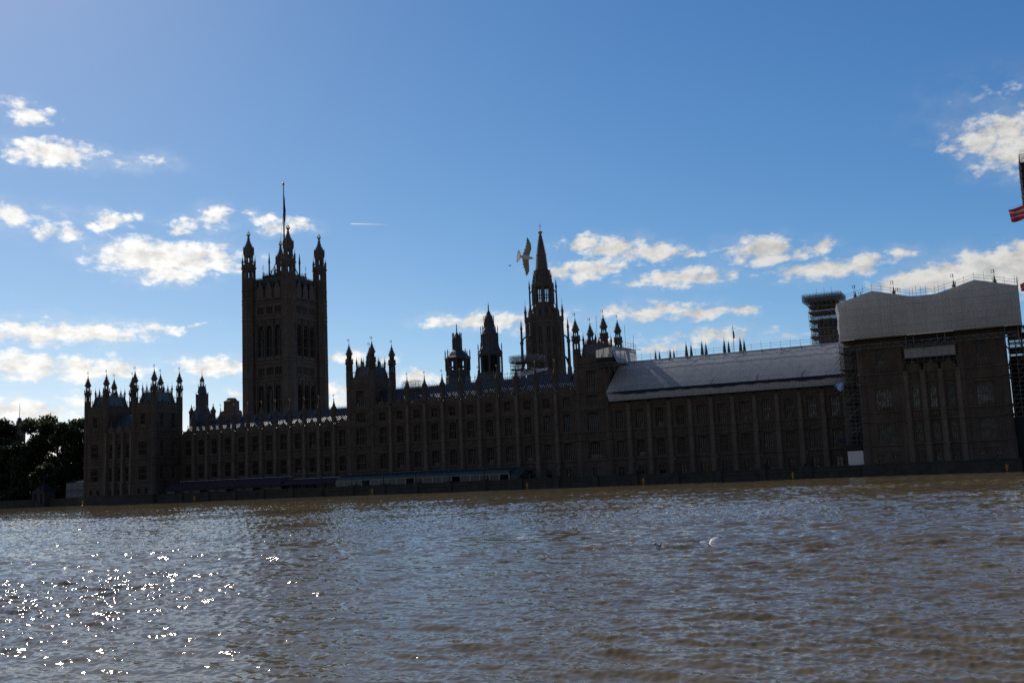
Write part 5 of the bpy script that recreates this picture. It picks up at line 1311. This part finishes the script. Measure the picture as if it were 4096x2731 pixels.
def striped_flag(x, y, z, w_, h, label, seed):
    root = thing('flag', (x, y, z), label, 'flag', 'red striped flags at the right edge')
    f = MB(); rng = random.Random(seed); nx, nz = 26, 14; ph = rng.uniform(0, 6)
    for i in range(nx+1):
        u = i/nx
        for j in range(nz+1):
            v = j/nz
            wv = .28*math.sin(u*8+ph)*u
            zz = z-h*v+.9*(1-u)*(1-u)*.9-.5*u*(1-u)+.12*math.sin(v*7+u*5)
            f.v.append((x-w_*u+.10*w_*v*u, y+wv+.1*math.sin(v*9+u*3), zz))
    for i in range(nx):
        for j in range(nz):
            a = i*(nz+1)+j; f.f.append((a, a+1, a+nz+2, a+nz+1)); f.mi.append(1 if j in (3, 4, 9) else 0)
    f.build('cloth', [FR, FW], root, True)
    r = MB(); r.bar((x, y, z+1.2), (x, y, z-h-2), .05); r.bar((x, y, z-h-.4), (x-w_*.85, y, z-h+.2), .025); r.bar((x, y, z+1.1), (x-w_*.95, y, z+.1), .02); r.build('rope', M['iron'], root)
FR = material('flag_dark_red', (.30, .035, .045), .8, .3, .8, trans=.3); FW = material('flag_pale_red', (.52, .30, .30), .8, .2, .8, trans=.3)
striped_flag(248.6, 5, 59.3, 4.4, 3.1, 'red striped flag blown leftwards, the upper and larger one at the right edge', 1)
striped_flag(246.4, -6, 40.2, 1.7, 1.7, 'scrap of red striped flag beside the gabled sheeting at the right edge', 2)

# ------------------------------------------------------------------ terrace and river wall
def terrace_wall():
    root = thing('terrace_wall', (105, -10, 0), 'long dark granite river wall under the terrace, between the two pavilions', 'wall')
    mb = MB(); mb.box(.3, 209.9, -10.3, -9.7, -4, 2.35); mb.box(.3, 209.9, -10.45, -9.6, 2.35, 2.62)
    mb.box(.3, 209.9, -10.42, -10.3, 1.5, 1.62)
    k = 0
    for x in LAMP_X:
        mb.box(x-.75, x+.75, -10.75, -9.6, -4, 2.7); mb.box(x-.85, x+.85, -10.85, -9.55, 2.7, 2.85)
    mb.build('wall', M['wallstone'], root)
LAMP_X = [9.9+10.43*k for k in range(19)]
terrace_wall()
lamp_proto = None
def lamp(x, i):
    global lamp_proto
    lab = LAMP_L[i]
    if lamp_proto is None:
        root = thing('terrace_lamp', (x, -10.1, 2.85), lab, 'lamp', 'lamps along the terrace wall')
        p = MB(); p.lathe(x, -10.1, [(.26, 2.85), (.26, 3.1), (.12, 3.3), (.08, 4.6), (.14, 4.7), (.06, 4.8), (.05, 5.3)], 8); p.build('post', M['iron'], root)
        l = MB(); l.lathe(x, -10.1, [(.12, 5.25), (.3, 5.45), (.36, 5.75), (.3, 6.05), (.1, 6.2), (.03, 6.45)], 8); l.build('lantern', M['lead'], root)
        lamp_proto = root
    else:
        o = copy_tree(lamp_proto); o.location = (x, -10.1, 2.85); o['label'] = lab
LAMP_L = []
for i, x in enumerate(LAMP_X):
    if x < 46: w_ = 'in front of the purple awning'
    elif x < 65.5: w_ = 'in front of the lower purple awning'
    elif x < 123: w_ = 'in front of the glazed blue-green canopy'
    else: w_ = 'on the bare terrace wall right of the canopies'
    k = sum(1 for q in LAMP_L if w_ in q)
    LAMP_L.append('%s dark lamp post from the left %s' % (WH[k].capitalize(), w_))
for i, x in enumerate(LAMP_X): lamp(x, i)

def awning(name, label, x0, x1, y0, y1, ze, zr, mt, skirt, cat='awning'):
    root = thing(name, ((x0+x1)/2, (y0+y1)/2, 1.6), label, cat)
    n = max(4, int((x1-x0)/3.4)); mb = MB(); rows = 6
    for i in range(n):
        a = x0+(x1-x0)*i/n; b = x0+(x1-x0)*(i+1)/n-.06
        pts = [(y0-.25, ze-skirt), (y0-.25, ze-.05)]+[(y0-.25+(y1-y0)*t, ze+(zr-ze)*math.sin(t*math.pi/2)**.9) for t in (.12, .3, .5, .7, .88, 1)]
        for (ya, za), (yb, zb) in zip(pts, pts[1:]): mb.add([(a, ya, za), (b, ya, za), (b, yb, zb), (a, yb, zb)], [(0,1,2,3)])
    mb.build('canopy', mt, root)
    e = MB(); e.bar((x0, y1, zr+.05), (x1, y1, zr+.05), .06); e.build('ridge_rail', M['white'], root)
    p = MB()
    for i in range(n+1): x = x0+(x1-x0)*i/n; p.bar((x, y0, 1.6), (x, y0, ze), .05)
    p.build('posts', M['steel'], root)
    return root
A1 = awning('terrace_awning', 'long purple terrace awning with clear side walls, the taller one at left', 2.0, 46.4, -8.6, -2.6, 4.1, 6.2, M['purple'], .75)
M['plastic'] = material('clear_plastic', (.06, .08, .095), .3, .3, .4)
for i in range(13):
    x = 2.2+i*3.4
    if i % 3 != 1: g = MB(); g.box(x, x+3.2, -8.35, -8.3, 1.7, 3.4); g.build('side_panel', M['plastic'], A1)
A2 = awning('terrace_awning', 'lower purple awning with open dark front, beside the glazed canopy', 46.8, 65.0, -8.6, -3.6, 3.95, 5.35, M['purple'], .35)
def glazed_canopy():
    x0, x1, ye, yb = 66.4, 121.0, -9.0, -3.6
    root = thing('glazed_canopy', ((x0+x1)/2, -6, 1.6), 'long blue-green glazed canopy with curved eaves and pale posts on the terrace', 'canopy')
    mb = MB(); n = 19; pit = (x1-x0)/n
    for i in range(n):
        a, b = x0+i*pit+.04, x0+(i+1)*pit-.04
        pts = [(ye, 4.25)]+[(ye+1.1*(1-math.cos(t)), 4.25+.95*math.sin(t)) for t in (.35, .7, 1.05, 1.4)]+[(yb, 6.0)]
        for (ya, za), (yb_, zb) in zip(pts, pts[1:]): mb.add([(a, ya, za), (b, ya, za), (b, yb_, zb), (a, yb_, zb)], [(0,1,2,3)])
        for k in range(5):
            x = a+(b-a)*(k+.5)/5; mb.tubepath([(x, y, z+.03) for y, z in pts], [.035]*len(pts), 4)
    mb.add([(x1, ye, 4.25), (x1, ye+1.1, 5.2), (x1, yb, 6.0), (x1, yb, 4.2)], [(0,1,2,3)]); mb.add([(x0, ye, 4.25), (x0, ye+1.1, 5.2), (x0, yb, 6.0), (x0, yb, 4.2)], [(3,2,1,0)])
    mb.build('roof', M['greenroof'], root)
    p = MB()
    for i in range(n+1): x = x0+i*pit; p.box(x-.14, x+.14, ye-.08, ye+.08, 1.6, 4.25)
    p.box(x0, x1, ye-.1, ye+.05, 4.12, 4.3); p.bar((x0, yb, 6.05), (x1, yb, 6.05), .05)
    p.build('posts', M['posts'], root)
    gm = material('canopy_glass', (.03, .045, .055), .12, .4, .3, spec=.5)
    for i in range(n):
        a = x0+i*pit+.16
        if i % 5 == 3: continue
        g = MB(); g.box(a, a+pit-.34, ye-.01, ye+.01, 1.7, 4.1); g.box(a+(pit-.3)/2-.03, a+(pit-.3)/2+.03, ye-.04, ye+.04, 1.7, 4.1); g.build('window_panel', gm, root)
    l = MB(); l.box(x1+.1, x1+3.4, -8.6, -4, 1.6, 3.9); l.add([(x1+.1, -8.7, 3.9), (x1+3.5, -8.7, 3.9), (x1+2.6, -4, 5.4), (x1+.1, -4, 5.8)], [(0,1,2,3)]); l.build('end_lobby', M['greenroof'], root)
glazed_canopy()
# yellow marker posts in the water
bx = [-28.65, 17.7, 81.1, 127.95, 158.95, 194.5, 238.5]
bl = ['leftmost yellow marker post, in front of the left pavilion foot', 'yellow marker post in front of the purple awning', 'yellow marker post in front of the glazed canopy', 'yellow marker post just right of the glazed canopy',
      'yellow marker post below the left end of the sheeted wing', 'yellow marker post left of the white hoarding panel', 'rightmost yellow marker post, under the right pavilion']
bp_ = None
for x, lb_ in zip(bx, bl):
    if bp_ is None:
        bp_ = thing('marker_post', (x, -13, 0), lb_, 'marker post', 'yellow marker posts along the river wall')
        p = MB(); p.lathe(x, -13, [(.13, -2), (.13, 1.0), (.09, 1.05), (.09, 1.45), (.16, 1.5), (.05, 1.65)], 8); p.build('post', M['yellow'], bp_)
        c = MB()
        for s in (-1, 1): c.bar((x-s*.36, -13.1, .75), (x+s*.36, -13.1, 1.4), .07)
        c.build('cross_mark', M['yellow'], bp_)
        f = MB(); f.lathe(x, -13, [(.3, -.2), (.5, 0), (.5, .1), (.2, .2)], 10); f.build('float', M['iron'], bp_)
    else:
        o = copy_tree(bp_); o.location = (x, -13, 0); o['label'] = lb_
# planters on the terrace, right of the canopies
def shrub(mb, x, y, z, r, n, rng):
    for _ in range(n):
        d = Vector((rng.gauss(0, 1), rng.gauss(0, 1), rng.gauss(0, 1))).normalized()*r*rng.uniform(.5, 1.05)
        c = Vector((x, y, z))+Vector((d.x, d.y, d.z*.75)); a = Vector((rng.gauss(0, 1), rng.gauss(0, 1), rng.gauss(0, 1))).normalized()*.16; b = a.cross(d).normalized()*.16
        mb.add([c-a-b, c+a-b, c+a+b, c-a+b], [(0,1,2,3)])
rs = random.Random(77)
SHL = {41: 'round dark shrub near the first lamp right of the canopies', 155: 'round dark shrub on the terrace under the sheeted wing, left of centre', 187: 'low dark shrub on the terrace under the sheeted wing, towards the white hoarding', 196: 'small dark shrub on the terrace nearest the white hoarding'}
for x, lb_ in ((124.6, SHL[41]), (157, SHL[155]), (187.5, SHL[187]), (197.5, SHL[196])):
    root = thing('shrub', (x, -8.9, 1.6), lb_, 'shrub', 'shrubs in pots on the terrace')
    mb = MB(); shrub(mb, x, -8.9, 3.0, .95, 260, rs); mb.build('foliage', M['leafd'], root)
    p = MB(); p.lathe(x, -8.9, [(.35, 1.6), (.5, 2.3), (.45, 2.3)], 10); p.build('pot', M['wallstone'], root)

# ------------------------------------------------------------------ garden at the left: wall, kiosk, cabin, trees
def garden_wall():
    root = thing('garden_wall', (-150, -5, 0), 'low dark river wall in front of the trees at far left', 'wall')
    mb = MB(); mb.box(-330, -33.5, -5.4, -4.8, -4, 2.35); mb.box(-330, -33.5, -5.5, -4.7, 2.35, 2.58); mb.build('wall', M['wallstone'], root)
garden_wall()
def kiosk():
    x = -55.8; root = thing('stone_kiosk', (x, -5.2, 1.5), 'small stone shelter with pyramid roof and dark doorway on the garden wall', 'kiosk')
    F = Fr(x-2.6, -7.2); mb = MB(); F.wall(mb, 0, 5.2, -2, 5.0, [(.7, 1.7, 2.0, 4.3), (3.3, 4.4, 1.0, 4.3)], .4)
    mb.box(x-2.6, x+2.6, -6.75, -3, -2, 5.0); mb.box(x-2.85, x+2.85, -7.45, -2.8, 5.0, 5.3)
    for q in (-2.6, 2.6): mb.box(x+q-.3, x+q+.3, -7.4, -6.9, -2, 5)
    mb.build('wall', M['wallstone'], root)
    r = MB(); r.add([(x-2.9, -7.5, 5.3), (x+2.9, -7.5, 5.3), (x+2.9, -2.7, 5.3), (x-2.9, -2.7, 5.3), (x, -5.1, 8.2)], [(0,1,4), (1,2,4), (2,3,4), (3,0,4)]); r.lathe(x, -5.1, [(.2, 8.1), (.28, 8.4), (.05, 8.9)], 6); r.build('roof', M['felt'], root)
kiosk()
def cabin():
    root = thing('site_cabin', (-41, -3, 1.5), 'pale blue-grey two-storey site cabin between the trees and the left pavilion', 'cabin')
    x0, x1 = -46.0, -36.0; F = Fr(x0, -4.6); mb = MB(); ops = []
    for u in (1.4, 4.2, 7.0): ops += [(u-.35, u+.35, 5.7, 6.9), (u-.35, u+.35, 2.4, 3.4)]
    F.wall(mb, 0, 10, 1.5, 7.6, ops, .15); mb.box(x0, x1, -4.4, 1, 1.5, 7.6)
    for i in range(51): F.box(mb, i*.2-.02, i*.2+.02, 0, .03, 4.6, 5.6)
    F.box(mb, 0, 10, 0, .06, 4.4, 4.6); mb.build('wall', M['cabin'], root)
    for (a, b, c, d) in ops:
        w_ = MB(); F.box(w_, a-.07, b+.07, .0, .05, c-.07, c); F.box(w_, a-.07, b+.07, .0, .05, d, d+.07); F.box(w_, a-.07, a, .0, .05, c, d); F.box(w_, b, b+.07, .0, .05, c, d); o = w_.build('window', M['white'], root)
        g_ = MB(); F.box(g_, a, b, -.14, -.1, c, d); g_.build('pane', M['glass'], o, off=wloc(root))
    r = MB(); r.add([(x0-.2, -4.8, 7.6), (x1+.2, -4.8, 7.6), (x1+.2, -1.8, 8.5), (x0-.2, -1.8, 8.5), (x1+.2, 1.2, 7.6), (x0-.2, 1.2, 7.6)], [(0,1,2,3), (3,2,4,5)]); r.build('roof', M['felt'], root)
cabin()
def tree(x, y, h, rad, label, seed, mt, low=.22):
    rng = random.Random(seed); root = thing('tree', (x, y, 1.5), label, 'tree', 'trees in the riverside garden at left')
    t = MB(); zb = 1.5; top = Vector((x+rng.uniform(-.6, .6), y, zb+h*.62))
    t.tubepath([(x, y, zb), (x+.2, y, zb+h*.2), (x, y, zb+h*.4), top], [.55, .45, .36, .2], 8)
    lobes = []
    for i in range(17):
        a = rng.uniform(0, 6.28); v = rng.uniform(low, .95); rr = rad*(1-abs(v-.52)**1.6*1.5)*rng.uniform(.45, .85)
        c = Vector((x+rr*math.cos(a), y+rr*math.sin(a), zb+h*v)); lobes.append((c, rad*rng.uniform(.26, .42)))
        s = Vector((x, y, zb+h*max(.2, v-.3))); mid = s.lerp(c, .5)+Vector((0, 0, .6)); t.tubepath([s, mid, c], [.2, .13, .05], 5)
    for k in range(4):
        a = k*1.57+rng.uniform(-.4, .4); lobes.append((Vector((x+rad*.38*math.cos(a), y+rad*.38*math.sin(a), zb+h*rng.uniform(.82, .93))), rad*.36))
    t.build('trunk', M['bark'], root)
    cr = MB()
    for c, r in lobes:
        n = int(640*(r/3.5)**2)+90
        for _ in range(n):
            d = Vector((rng.gauss(0, 1), rng.gauss(0, 1), rng.gauss(0, 1))).normalized()
            p = c+Vector((d.x, d.y, d.z*.8))*r*(rng.random()**.35)*rng.uniform(.75, 1.15)
            e = Vector((rng.gauss(0, 1), rng.gauss(0, 1), rng.gauss(0, .8))).normalized(); g_ = e.cross(Vector((rng.gauss(0, 1), rng.gauss(0, 1), rng.gauss(0, 1)))).normalized()
            s = rng.uniform(.24, .62); e *= s; g_ *= s*.7
            cr.add([p-e, p-e*.2+g_, p+e, p-e*.1-g_], [(0,1,2,3)])
    cr.build('crown', mt, root)
T_ = [(-118, 22, 30.5, 11.5, 'big dark plane tree at the left edge of the picture, under the far cupola', 1, 'leafd'), (-99, 10, 31, 9.5, 'broad dark tree standing behind the low river wall at far left', 2, 'leafd'),
      (-89, 20, 31.5, 9.8, 'tall tree whose top dips beside the gap left of the lighter trees', 3, 'leaf'), (-76, 28, 30.5, 8.5, 'tallest tree, its crown edged yellow-green, left of the pavilion', 4, 'leaf'),
      (-82, 3, 21, 7.5, 'lower dark tree behind the stone kiosk', 5, 'leafd'), (-66, 14, 28, 8.0, 'dark dense tree standing behind the site cabin', 6, 'leafd'),
      (-56, 24, 29.5, 8.5, 'tree touching the left edge of the pavilion behind the cabin roof', 7, 'leaf'), (-63, 1, 13, 4.5, 'small yellow-green tree between the kiosk and the cabin', 8, 'leaf'), (-49, 12, 22, 6.5, 'leafy tree partly hidden by the left pavilion', 9, 'leaf'), (-135, 10, 27, 9, 'dark tree half cut by the left picture edge', 10, 'leafd'), (-150, 30, 29, 10, 'farthest left dark tree, beyond the picture edge', 12, 'leafd')]
for (x, y, h, r, lb_, sd_, mt) in T_: tree(x, y, h, r, lb_, sd_, M[mt], .12)
def hedge():
    """undergrowth of the garden: nobody could count it"""
    rng = random.Random(40); mb = MB()
    for _ in range(26000):
        x = rng.uniform(-165, -50); y = rng.uniform(14, 46); z = 1.5+abs(rng.gauss(0, 10))
        if z > 24: continue
        e = Vector((rng.gauss(0, 1), rng.gauss(0, 1), rng.gauss(0, 1))).normalized()*.85; g_ = e.cross(Vector((rng.gauss(0, 1), rng.gauss(0, 1), rng.gauss(0, 1)))).normalized()*.6
        p = Vector((x, y, z)); mb.add([p-e, p+g_, p+e, p-g_], [(0,1,2,3)])
    tag(mb.build('undergrowth', M['leafd']), kind='stuff')
hedge()

# ------------------------------------------------------------------ gulls
GM = [material('gull_white', (.78, .78, .76), .7, .06, 8), material('gull_grey', (.30, .31, .33), .7, .15, 12), material('gull_black', (.025, .022, .022), .6, .2, 8), material('gull_bill', (.18, .03, .02), .5, .1, 8), material('gull_under', (.36, .325, .28), .8, .25, 14), material('gull_tail', (.8, .8, .78), .7, .05, 8, trans=.5)]
def gull(name, label, loc, rot, wings, under, group='gulls', tail=1., legs=True, scale=1., upper=1):
    """body along +x (bill), left wing +y, back +z; wings: rows (span, leading x, trailing x, height) for (left, right)"""
    mb = MB(); n = 14
    prof = [(.265, .012, .018), (.245, .026, .024), (.225, .034, .026), (.20, .034, .024), (.17, .034, .014), (.13, .046, .004), (.08, .056, -.004), (.02, .062, -.006), (-.05, .056, -.004), (-.11, .042, .002), (-.155, .028, .008), (-.19, .014, .012)]
    B = .66; prof = [(x*B, r, z) for x, r, z in prof]
    o = len(mb.v)
    for x, r, z in prof:
        for i in range(n):
            a = 2*math.pi*i/n; mb.v.append((x, r*.92*math.cos(a), z+r*math.sin(a)))
    for j in range(len(prof)-1):
        for i in range(n):
            a, b = o+j*n+i, o+j*n+(i+1) % n; mb.f.append((a, b, b+n, a+n)); mb.mi.append(0)
    mb.f.append(tuple(o+i for i in range(n))); mb.mi.append(0); mb.f.append(tuple(o+(len(prof)-1)*n+i for i in reversed(range(n)))); mb.mi.append(0)
    # tail fan
    tf = [(-.16, .03), (-.20, .055*tail), (-.27, .10*tail), (-.305, .095*tail), (-.315, .04*tail), (-.315, -.04*tail), (-.305, -.095*tail), (-.27, -.10*tail), (-.20, -.055*tail), (-.16, -.03)]
    tf = [(x*B, y) for x, y in tf]; k = len(tf); mb.add([(x, y, .016) for x, y in tf]+[(x, y, .008) for x, y in tf], [tuple(range(k)), tuple(reversed(range(k, 2*k)))]+[(i, (i+1) % k, k+(i+1) % k, k+i) for i in range(k)], 5)
    # wings with thickness: upper grey, lower shaded, black tips
    for side, rows in zip((1, -1), wings):
        m_ = 7; o = len(mb.v)
        rows2 = []
        for (a, b) in zip(rows, rows[1:]):
            for t in (0, .34, .67): rows2.append(tuple(p+(q-p)*t for p, q in zip(a, b)))
        rows2.append(rows[-1])
        ns = len(rows2)
        for k_, (s, xl, xt, z) in enumerate(rows2):
            jag = .012*((k_ % 2)*2-1)*(s > .1)
            for lay in (1, -1):
                for i in range(m_):
                    u = i/(m_-1); th = (.018*(1-s*1.3)+.003)*math.sin(math.pi*min(1, u*.9+.1))
                    mb.v.append((.98*(xl+(xt-jag*u-xl)*u), side*s, z+lay*th+.02*math.sin(math.pi*u)*(1-s)))
        for k_ in range(ns-1):
            tip = rows2[k_][0] > rows[-1][0]*.80
            for lay in (0, 1):
                for i in range(m_-1):
                    a = o+(k_*2+lay)*m_+i; b = a+2*m_
                    q = (a, a+1, b+1, b) if (lay == 0) == (side > 0) else (a, b, b+1, a+1)
                    mb.f.append(q[::-1]); mb.mi.append((2 if tip and (i > 2 or rows2[k_][0] > rows[-1][0]*.9) else (upper if lay == 0 else under)) if not (lay == 1 and i > 4 and not tip) else (0 if under == 4 and k_ < ns*.55 else under))
            a = o+(k_*2)*m_; b = a+m_
            mb.f += [(a, b, b+2*m_, a+2*m_), (a+m_-1, a+3*m_-1, b+3*m_-1, b+m_-1)]; mb.mi += [under, under]
    root = mb.build(name, GM, None, True, off=(0, 0, 0)); root.scale = (scale,)*3
    bl = MB(); bl.tubepath([(.262*B, 0, .018), (.29*B, 0, .012), (.33*B, 0, .004)], [.011, .008, .002], 6); bl.build('bill', GM[3], root, off=(0, 0, 0))
    if legs:
        for s in (-1, 1):
            g_ = MB(); g_.tubepath([(-.06*B, s*.022, -.045), (-.13*B, s*.022, -.035), (-.235*B, s*.022, -.012)], [.007, .005, .006], 5); g_.build('leg', GM[2], root, off=(0, 0, 0))
    root.matrix_world = Matrix.Translation(loc) @ rot.to_4x4() @ Matrix.Scale(scale, 4)
    return tag(root, label, 'bird', group)
def basis(f, l, u):
    f = f.normalized(); u = (u-f*u.dot(f)).normalized(); l = u.cross(f)
    return Matrix((f, l, u)).transposed()
def at_pixel_ray(px, py, dist):
    return CAMP+(AX_R*(px-2048)/4130.2-AX_U*(py-1365.5)/4130.2+AX_F)*dist
wl_ = [(0, .085, -.085, .0), (.10, .10, -.07, .03), (.22, .12, -.035, .045), (.34, .085, -.025, .03), (.43, .02, -.03, .01), (.475, -.02, -.035, 0)]
wr_ = [(0, .085, -.085, .0), (.10, .10, -.06, .03), (.22, .13, -.02, .045), (.32, .145, .035, .03), (.40, .12, .07, .01), (.44, .095, .08, 0)]
# banked gull beside the spire: belly to the camera, bill to the right
f_ = AX_R*.985-AX_U*.13+AX_F*.1
gull('gull', 'gull in flight beside the spire, dark wings spread up and down, white tail fanned', at_pixel_ray(2102, 1029, 20.0), basis(f_, None, AX_F*1+AX_U*.12), (wr_, wl_), 4, tail=1.55, scale=.80)
fl = [(0, .08, -.08, .0), (.09, .10, -.075, .09), (.17, .12, -.06, .14), (.28, .10, -.04, .165), (.40, .03, -.05, .165), (.48, -.03, -.06, .155)]
b3 = basis(-AX_R*.5+Vector((AX_F.x, AX_F.y, 0))*.85+Vector((0, 0, .05)), None, Vector((0, 0, .95))-AX_F*.3)
gull('gull', 'bright white gull just above the water with both wings arched wide', Vector((230.18, -217.07, .13)), b3, (fl, fl), 0, legs=True, upper=0, scale=1.1)  # wings coloured white for the sunlight on them
fd = [(0, .08, -.08, .0), (.08, .09, -.07, .10), (.15, .10, -.06, .155), (.24, .06, -.06, .15), (.33, -.04, -.08, .11), (.40, -.12, -.13, .08)]
fu = [(0, .08, -.08, .0), (.07, .09, -.06, .06), (.14, .11, -.02, .11), (.22, .13, .04, .15), (.30, .15, .09, .19), (.36, .16, .13, .22)]
b2 = basis(-AX_R*.75-Vector((AX_F.x, AX_F.y, 0))*.5+Vector((0, 0, -.12)), None, Vector((0, 0, 1)))
gull('gull', 'grey-winged gull settling on the water with half-folded raised wings', Vector((228.25, -216.9, .05)), b2, (fu, fd), 4, legs=False)
gull('gull', 'tiny dark bird far off in the sky, left of the spire', Vector((172.6, -111.6, 35.4)), basis(AX_R*.8+AX_F*.5, None, AX_U), (fl, fl), 4, legs=False)
